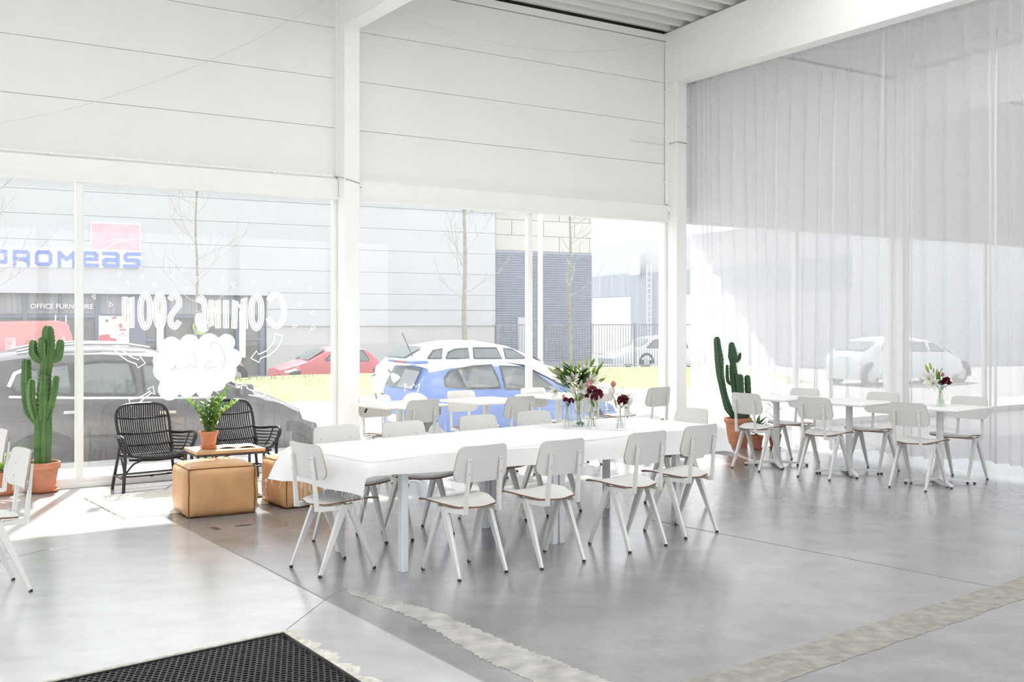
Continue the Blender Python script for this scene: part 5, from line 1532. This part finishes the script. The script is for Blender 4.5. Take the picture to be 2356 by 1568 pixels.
# ------------------------------------------------------------------ pots and plants
def pot_parts(root, r, h, m, saucer=True, n=28, soil=True, rimh=.22):
    z0 = .012 if saucer else 0
    rb = r * .66; rw = r * .90
    mb = MB(); hr = h * (1 - rimh)
    mb.lathe([(rb, z0), (rw, z0 + hr), (r * .985, z0 + hr + .002), (r, z0 + hr + .01), (r, z0 + h - .006), (r * .985, z0 + h), (r * .90, z0 + h), (r * .89, z0 + h - .02), (r * .87, z0 + h * .8)], n, (0, 0, 0), True, False)
    mb.build('pot', m, root, 35)
    if soil:
        mb = MB(); mb.lathe([(r * .885, z0 + h - .028), (r * .5, z0 + h - .022), (.001, z0 + h - .018)], n, (0, 0, 0), False, True); mb.build('soil', M['soil'], root, 60)
    if saucer:
        mb = MB(); mb.lathe([(rb * 1.08, 0), (rb * 1.42, .022), (rb * 1.45, .026), (rb * 1.36, .026), (rb * 1.12, .010), (.001, .010)], n, (0, 0, 0), True, False); mb.build('saucer', m, root, 35)
    return z0 + h - .02
def cactus_arm(root, pts, rad, m, ribs=5, seed=0, name='cactus_arm', tip=True):
    """ribbed fleshy column along a path"""
    P = [Vector(p) for p in pts]; dense = []; rr = []
    k = 7
    for i in range(len(P) - 1):
        a = P[max(i - 1, 0)]; b = P[i]; c = P[i + 1]; d = P[min(i + 2, len(P) - 1)]
        for j in range(k):
            t = j / k; dense.append(.5 * ((2 * b) + (c - a) * t + (2 * a - 5 * b + 4 * c - d) * t * t + (-a + 3 * b - 3 * c + d) * t ** 3)); rr.append(rad[i] + (rad[i + 1] - rad[i]) * t)
    dense.append(P[-1]); rr.append(rad[-1])
    e = (P[-1] - P[-2]).normalized(); R = rr[-1]
    for f, s in ((.45, .88), (.8, .62), (1.0, .3)): dense.append(P[-1] + e * R * f); rr.append(R * s)
    rings = []; ref = None; n = ribs * 4; spine = []
    for i, p in enumerate(dense):
        d = (dense[min(i + 1, len(dense) - 1)] - dense[max(i - 1, 0)]).normalized()
        if ref is None:
            ref = d.cross(Vector((0, 1, .1)))
            if ref.length < .1: ref = d.cross(Vector((1, 0, 0)))
            ref = Matrix.Rotation(seed * .9, 3, d) @ ref
        ref = (ref - d * ref.dot(d)).normalized(); bb = d.cross(ref); ring = []
        jag = 1 + .035 * (1 if i % 2 else -1)
        for q in range(n):
            a = 2 * math.pi * q / n; w = (1.0 * jag, .74, .52, .74)[q % 4]
            v = p + (ref * math.cos(a) + bb * math.sin(a)) * rr[i] * w * 1.12; ring.append(v)
            if q % 4 == 0 and i % 2 and i < len(dense) - 2: spine.append((v, (ref * math.cos(a) + bb * math.sin(a)), d))
        rings.append(ring)
    mb = MB(); mb.loft(rings); o = mb.build(name, m, root, 50)
    mb = MB()
    for v, out_, d in spine:
        for sg_ in (-1, 1): mb.add([v - d * .003, v + d * .003, v + out_ * .011 + d * .006 * sg_], [(0, 1, 2)])
    if spine:
        so = mb.build('spines', M['spine'], o); so['kind'] = 'stuff'
    return o
# tall green cactus by the left window
c1 = fl(97, 1131)
pc = tag(empty('potted_cactus', c1), 'tall green branching cactus in terracotta pot by the left window', 'cactus', 'potted cacti')
zr = pot_parts(pc, .157, .265, M['terra'])
q1 = lambda x, y, dy=0: up(c1, x / 4.611, 740 + y / 4.611, dy)
cactus_arm(pc, [q1(445, 1510), q1(450, 1250), q1(455, 1000), q1(465, 760), q1(475, 560)], [.068, .072, .070, .060, .048], M['cactus'], 5, 1, 'cactus_trunk')
cactus_arm(pc, [q1(480, 580), q1(505, 400), q1(515, 220), q1(512, 90)], [.046, .055, .056, .046], M['cactus'], 5, 2)
for pts, r, dy in (([(400, 1090), (320, 960), (285, 800), (278, 600), (280, 430)], .042, .03), ([(420, 1120), (360, 960), (330, 800), (332, 640)], .036, -.07), ([(448, 1130), (455, 960), (458, 780), (460, 590)], .037, -.09), ([(500, 1040), (545, 880), (580, 720), (597, 600)], .036, -.03),
                   ([(440, 430), (395, 385), (355, 330), (352, 225)], .036, -.03), ([(458, 420), (455, 340), (455, 225)], .034, -.06), ([(450, 400), (440, 300), (440, 190)], .030, .05), ([(560, 420), (610, 380), (630, 300), (642, 220)], .036, -.01)):
    m_ = len(pts); cactus_arm(pc, [q1(x, y, dy * min(1, i * .8)) for i, (x, y) in enumerate(pts)], [r * .45] + [r] * (m_ - 2) + [r * .85], M['cactus'], 4 if r < .037 else 5, int(pts[0][0]) % 7)
# dark cactus by the curtain
c2 = fl(1698, 1027)
pc = tag(empty('potted_cactus', c2), 'tall dark cactus in large terracotta pot before the curtain', 'cactus', 'potted cacti')
zr = pot_parts(pc, .172, .36, M['terra'], False, 30, True, .16)
q2 = lambda x, y, dy=0: up(c2, 1630 + x / 5.405, 760 + y / 5.405, dy)
for pts, rad, dy in (([(320, 1090), (250, 960), (200, 800), (165, 640), (145, 520), (135, 360), (115, 190), (108, 110)], [.02, .048, .040, .042, .046, .052, .042, .036], 0),
                     ([(370, 1090), (345, 800), (330, 650), (310, 500), (305, 405), (305, 320), (290, 175)], [.045, .046, .052, .046, .036, .058, .034], .02),
                     ([(405, 1090), (400, 800), (395, 580)], [.042, .044, .040], -.05), ([(480, 1090), (492, 800), (484, 585)], [.03, .038, .034], .03),
                     ([(310, 660), (262, 650), (238, 590), (234, 440)], [.02, .022, .020, .017], 0), ([(340, 390), (380, 345), (393, 290)], [.02, .022, .015], 0)):
    cactus_arm(pc, [q2(x, y, dy) for x, y in pts], rad, M['cactus_dark'], 5, int(pts[0][0]) % 5)
# small dark pots beside it
def yucca(loc, r, h, m, label, tips, seed, cane=None):
    o = tag(empty('potted_plant', loc), label, 'plant', 'potted plants by the curtain'); z = pot_parts(o, r, h, m, True, 22)
    rn = random.Random(seed)
    for (hh, n, l, w, mt, bend) in tips:
        if hh > .05:
            mb = MB(); mb.tube([(0, 0, z - .02), (.004, 0, z + hh * .5), (0, 0, z + hh)], .010, 6); mb.build('cane', M['bark'], o, 60)
        for k in range(n):
            a = k * 2.4 + rn.uniform(-.3, .3); el = rn.uniform(.1, 1.2)
            mb = MB(); mb.leaf((0, 0, z + hh + rn.uniform(-.05, .03)), (math.cos(a), math.sin(a), el), (0, 0, 1), l * rn.uniform(.7, 1.15), w, bend * rn.uniform(.5, 1.4), 6, .25); mb.build('leaf', M[mt], o, 60)
    return o
yucca(fl(1741, 1034), .082, .165, M['terra2'], 'low leafy plant in small dark terracotta pot under the small table', [(.10, 16, .20, .045, 'leaf_dark', .15), (.06, 8, .16, .04, 'leaf_mid', .25)], 3)
yucca(fl(1783, 1033), .080, .175, M['terra2'], 'slender spiky dracaena in dark terracotta pot behind the table leg', [(.16, 16, .19, .012, 'leaf_dark', .35), (.30, 18, .18, .013, 'leaf_dark', .3), (.40, 10, .16, .03, 'leaf_mid', .05)], 8)
# leafy plant behind the chairs at the left edge
yucca(fl(2, 1138), .125, .20, M['terra'], 'bright green strappy plant in terracotta pot at the left picture edge', [(.06, 22, .42, .035, 'leaf', .28)], 13)
# fern-like pot plant on the coffee table
zp = tag(empty('potted_plant', on_ct(.155, .20)), 'glossy green pot plant in small terracotta pot on the coffee table', 'plant')
z = pot_parts(zp, .082, .145, M['terra'], True, 24)
rn = random.Random(2)
for k, (lx, ly, h, lean) in enumerate([(.16, -.02, .37, 0), (-.17, .02, .27, 0), (.23, .02, .27, 0), (-.02, -.05, .27, 0), (.07, .08, .33, 0), (-.10, -.08, .24, 0), (.12, -.10, .24, 0), (-.08, .10, .26, 0), (.02, .02, .30, 0), (.18, .10, .25, 0)]):
    mb = MB(); b = Vector((lx * .14, ly * .14, z)); tip = Vector((lx, ly, z + h)); mid = b.lerp(tip, .5) + Vector((-lx * .18, -ly * .18, h * .08))
    pts = [b, b.lerp(mid, .5), mid, mid.lerp(tip, .5), tip]; mb.tube(pts, [.007, .006, .005, .004, .002], 5)
    for i in range(2, 14):
        f = i / 13; p = pts[min(3, int(f * 4))].lerp(pts[min(4, int(f * 4) + 1)], f * 4 - int(f * 4)) if f < 1 else tip
        sd = Vector((-(tip - b).y, (tip - b).x, 0)); sd = sd.normalized() if sd.length > .01 else Vector((1, 0, 0))
        s = 1 if i % 2 else -1
        mb.leaf(p, sd * s * .9 + Vector((rn.uniform(-.3, .3), rn.uniform(-.3, .3), .75)), (lx, ly, 1), .085 * (1 - .25 * f), .036, .1, 4, .25)
    mb.leaf(tip, (tip - mid), (1, 0, 0), .05, .02, .1, 4)
    mb.build('frond', M['leaf'] if k in (0, 2, 1) else M['leaf_mid'], zp, 60)

# ------------------------------------------------------------------ balanced-arm desk lamp on the window table
lb = fl(868, 929, .7455)
dl = tag(empty('desk_lamp', lb), 'white balanced arm desk lamp on the window table next to the column', 'lamp')
mb = MB(); mb.lathe([(.075, 0), (.08, .006), (.075, .022), (.02, .03), (.016, .045)], 20); mb.build('base', M['steel'], dl, 40)
L6 = lambda x, y: up(lb, 760 + x / 8.71, 820 + y / 8.71)
a0, a1, a2, a3 = Vector((0, 0, .04)), L6(820, 400), L6(1130, 230), L6(1240, 350)
for nm, p, q in (('lower_arm', a0, a1), ('upper_arm', a1, a2)):
    mb = MB(); off = Vector((.012, 0, .006))
    mb.tube([p - off, q - off], .005, 6); mb.tube([p + off, q + off], .005, 6); ar = mb.build(nm, M['steel'], dl)
    mb = MB(); m_ = p.lerp(q, .3); mb.tube([p.lerp(q, .05) + Vector((0, -.012, 0)), m_ + Vector((0, -.012, 0))], .008, 8); mb.build('spring', M['screw'], ar)
for p in (a1, a2):
    mb = MB(); mb.blob(p - Vector((0, .018, 0)), (0, 1, 0), .036, ((0, .02), (1, .02)), 10); mb.build('joint', M['steel'], dl)
mb = MB(); mb.tube([a2, a3], .006, 6); mb.build('neck', M['bark'], dl)
mb = MB(); d = (L6(1380, 460) - a3).normalized(); mb.blob(a3 - d * .01, d + Vector((.25, -.2, -.55)), .085, ((0, .012), (.25, .022), (.5, .036), (1, .044)), 16); mb.build('lamp_shade', M['steel'], dl, 50)
mb = MB(); pts = [Vector((-.07, 0, .008)), L6(800, 990), L6(730, 1030), L6(690, 1130), L6(620, 1300), L6(560, 1480)]; mb.tube(pts, .0035, 5); cbl = mb.build('cable', M['wire'], dl)
mb = MB(); p, q = L6(728, 1040), L6(694, 1120); mb.tube([p, q], .011, 8); mb.build('switch', M['rubber'], cbl)

# ------------------------------------------------------------------ honeycomb entrance mat in its pit
em = tag(empty('entrance_mat', (KC.x, KC.y, -.05), math.radians(41)), 'black rubber honeycomb mat sunk into the floor', 'mat')
mb = MB(); R = .0185; hole_r = .0145; topz, botz = .044, .012
dxx, dyy = R * math.sqrt(3), R * 1.5
ex, ey = Vector((math.cos(math.radians(41)), math.sin(math.radians(41)), 0)), Vector((-math.sin(math.radians(41)), math.cos(math.radians(41)), 0))
b_loc = Vector((A_D.dot(ex), A_D.dot(ey)))               # the pit's second edge in the mat's frame
rows = int(PD * abs(b_loc.y) / dyy) + 1; cols = int((PL + 1) / dxx)
cs = [(math.cos(math.pi / 6 + k * math.pi / 3), math.sin(math.pi / 6 + k * math.pi / 3)) for k in range(6)]
for r in range(rows):
    y = -.03 - r * dyy
    xe = b_loc.x * (y / b_loc.y)
    for c in range(cols):
        x = xe - .03 - (c + (r % 2) * .5) * dxx + ((-xe) % dxx)
        if x > xe - .022 or x < xe - PL + .03 or -y > PD * abs(b_loc.y) - .03: continue
        vs = [(x + a * R, y + b * R, topz) for a, b in cs] + [(x + a * hole_r, y + b * hole_r, topz) for a, b in cs] + [(x + a * hole_r, y + b * hole_r, botz) for a, b in cs]
        fs = []
        for k in range(6):
            q = (k + 1) % 6; fs += [(k, q, 6 + q, 6 + k), (6 + k, 6 + q, 12 + q, 12 + k)]
        mb.add(vs, fs)
mo = mb.build('honeycomb', M['mat'], em); mo['kind'] = 'stuff'
mb = MB(); mb.add([(0, 0, .008), (-PL, 0, .008), (-PL + b_loc.x * PD, b_loc.y * PD, .008), (b_loc.x * PD, b_loc.y * PD, .008)], [(0, 1, 2, 3)]); mb.build('backing', M['mat'], em)
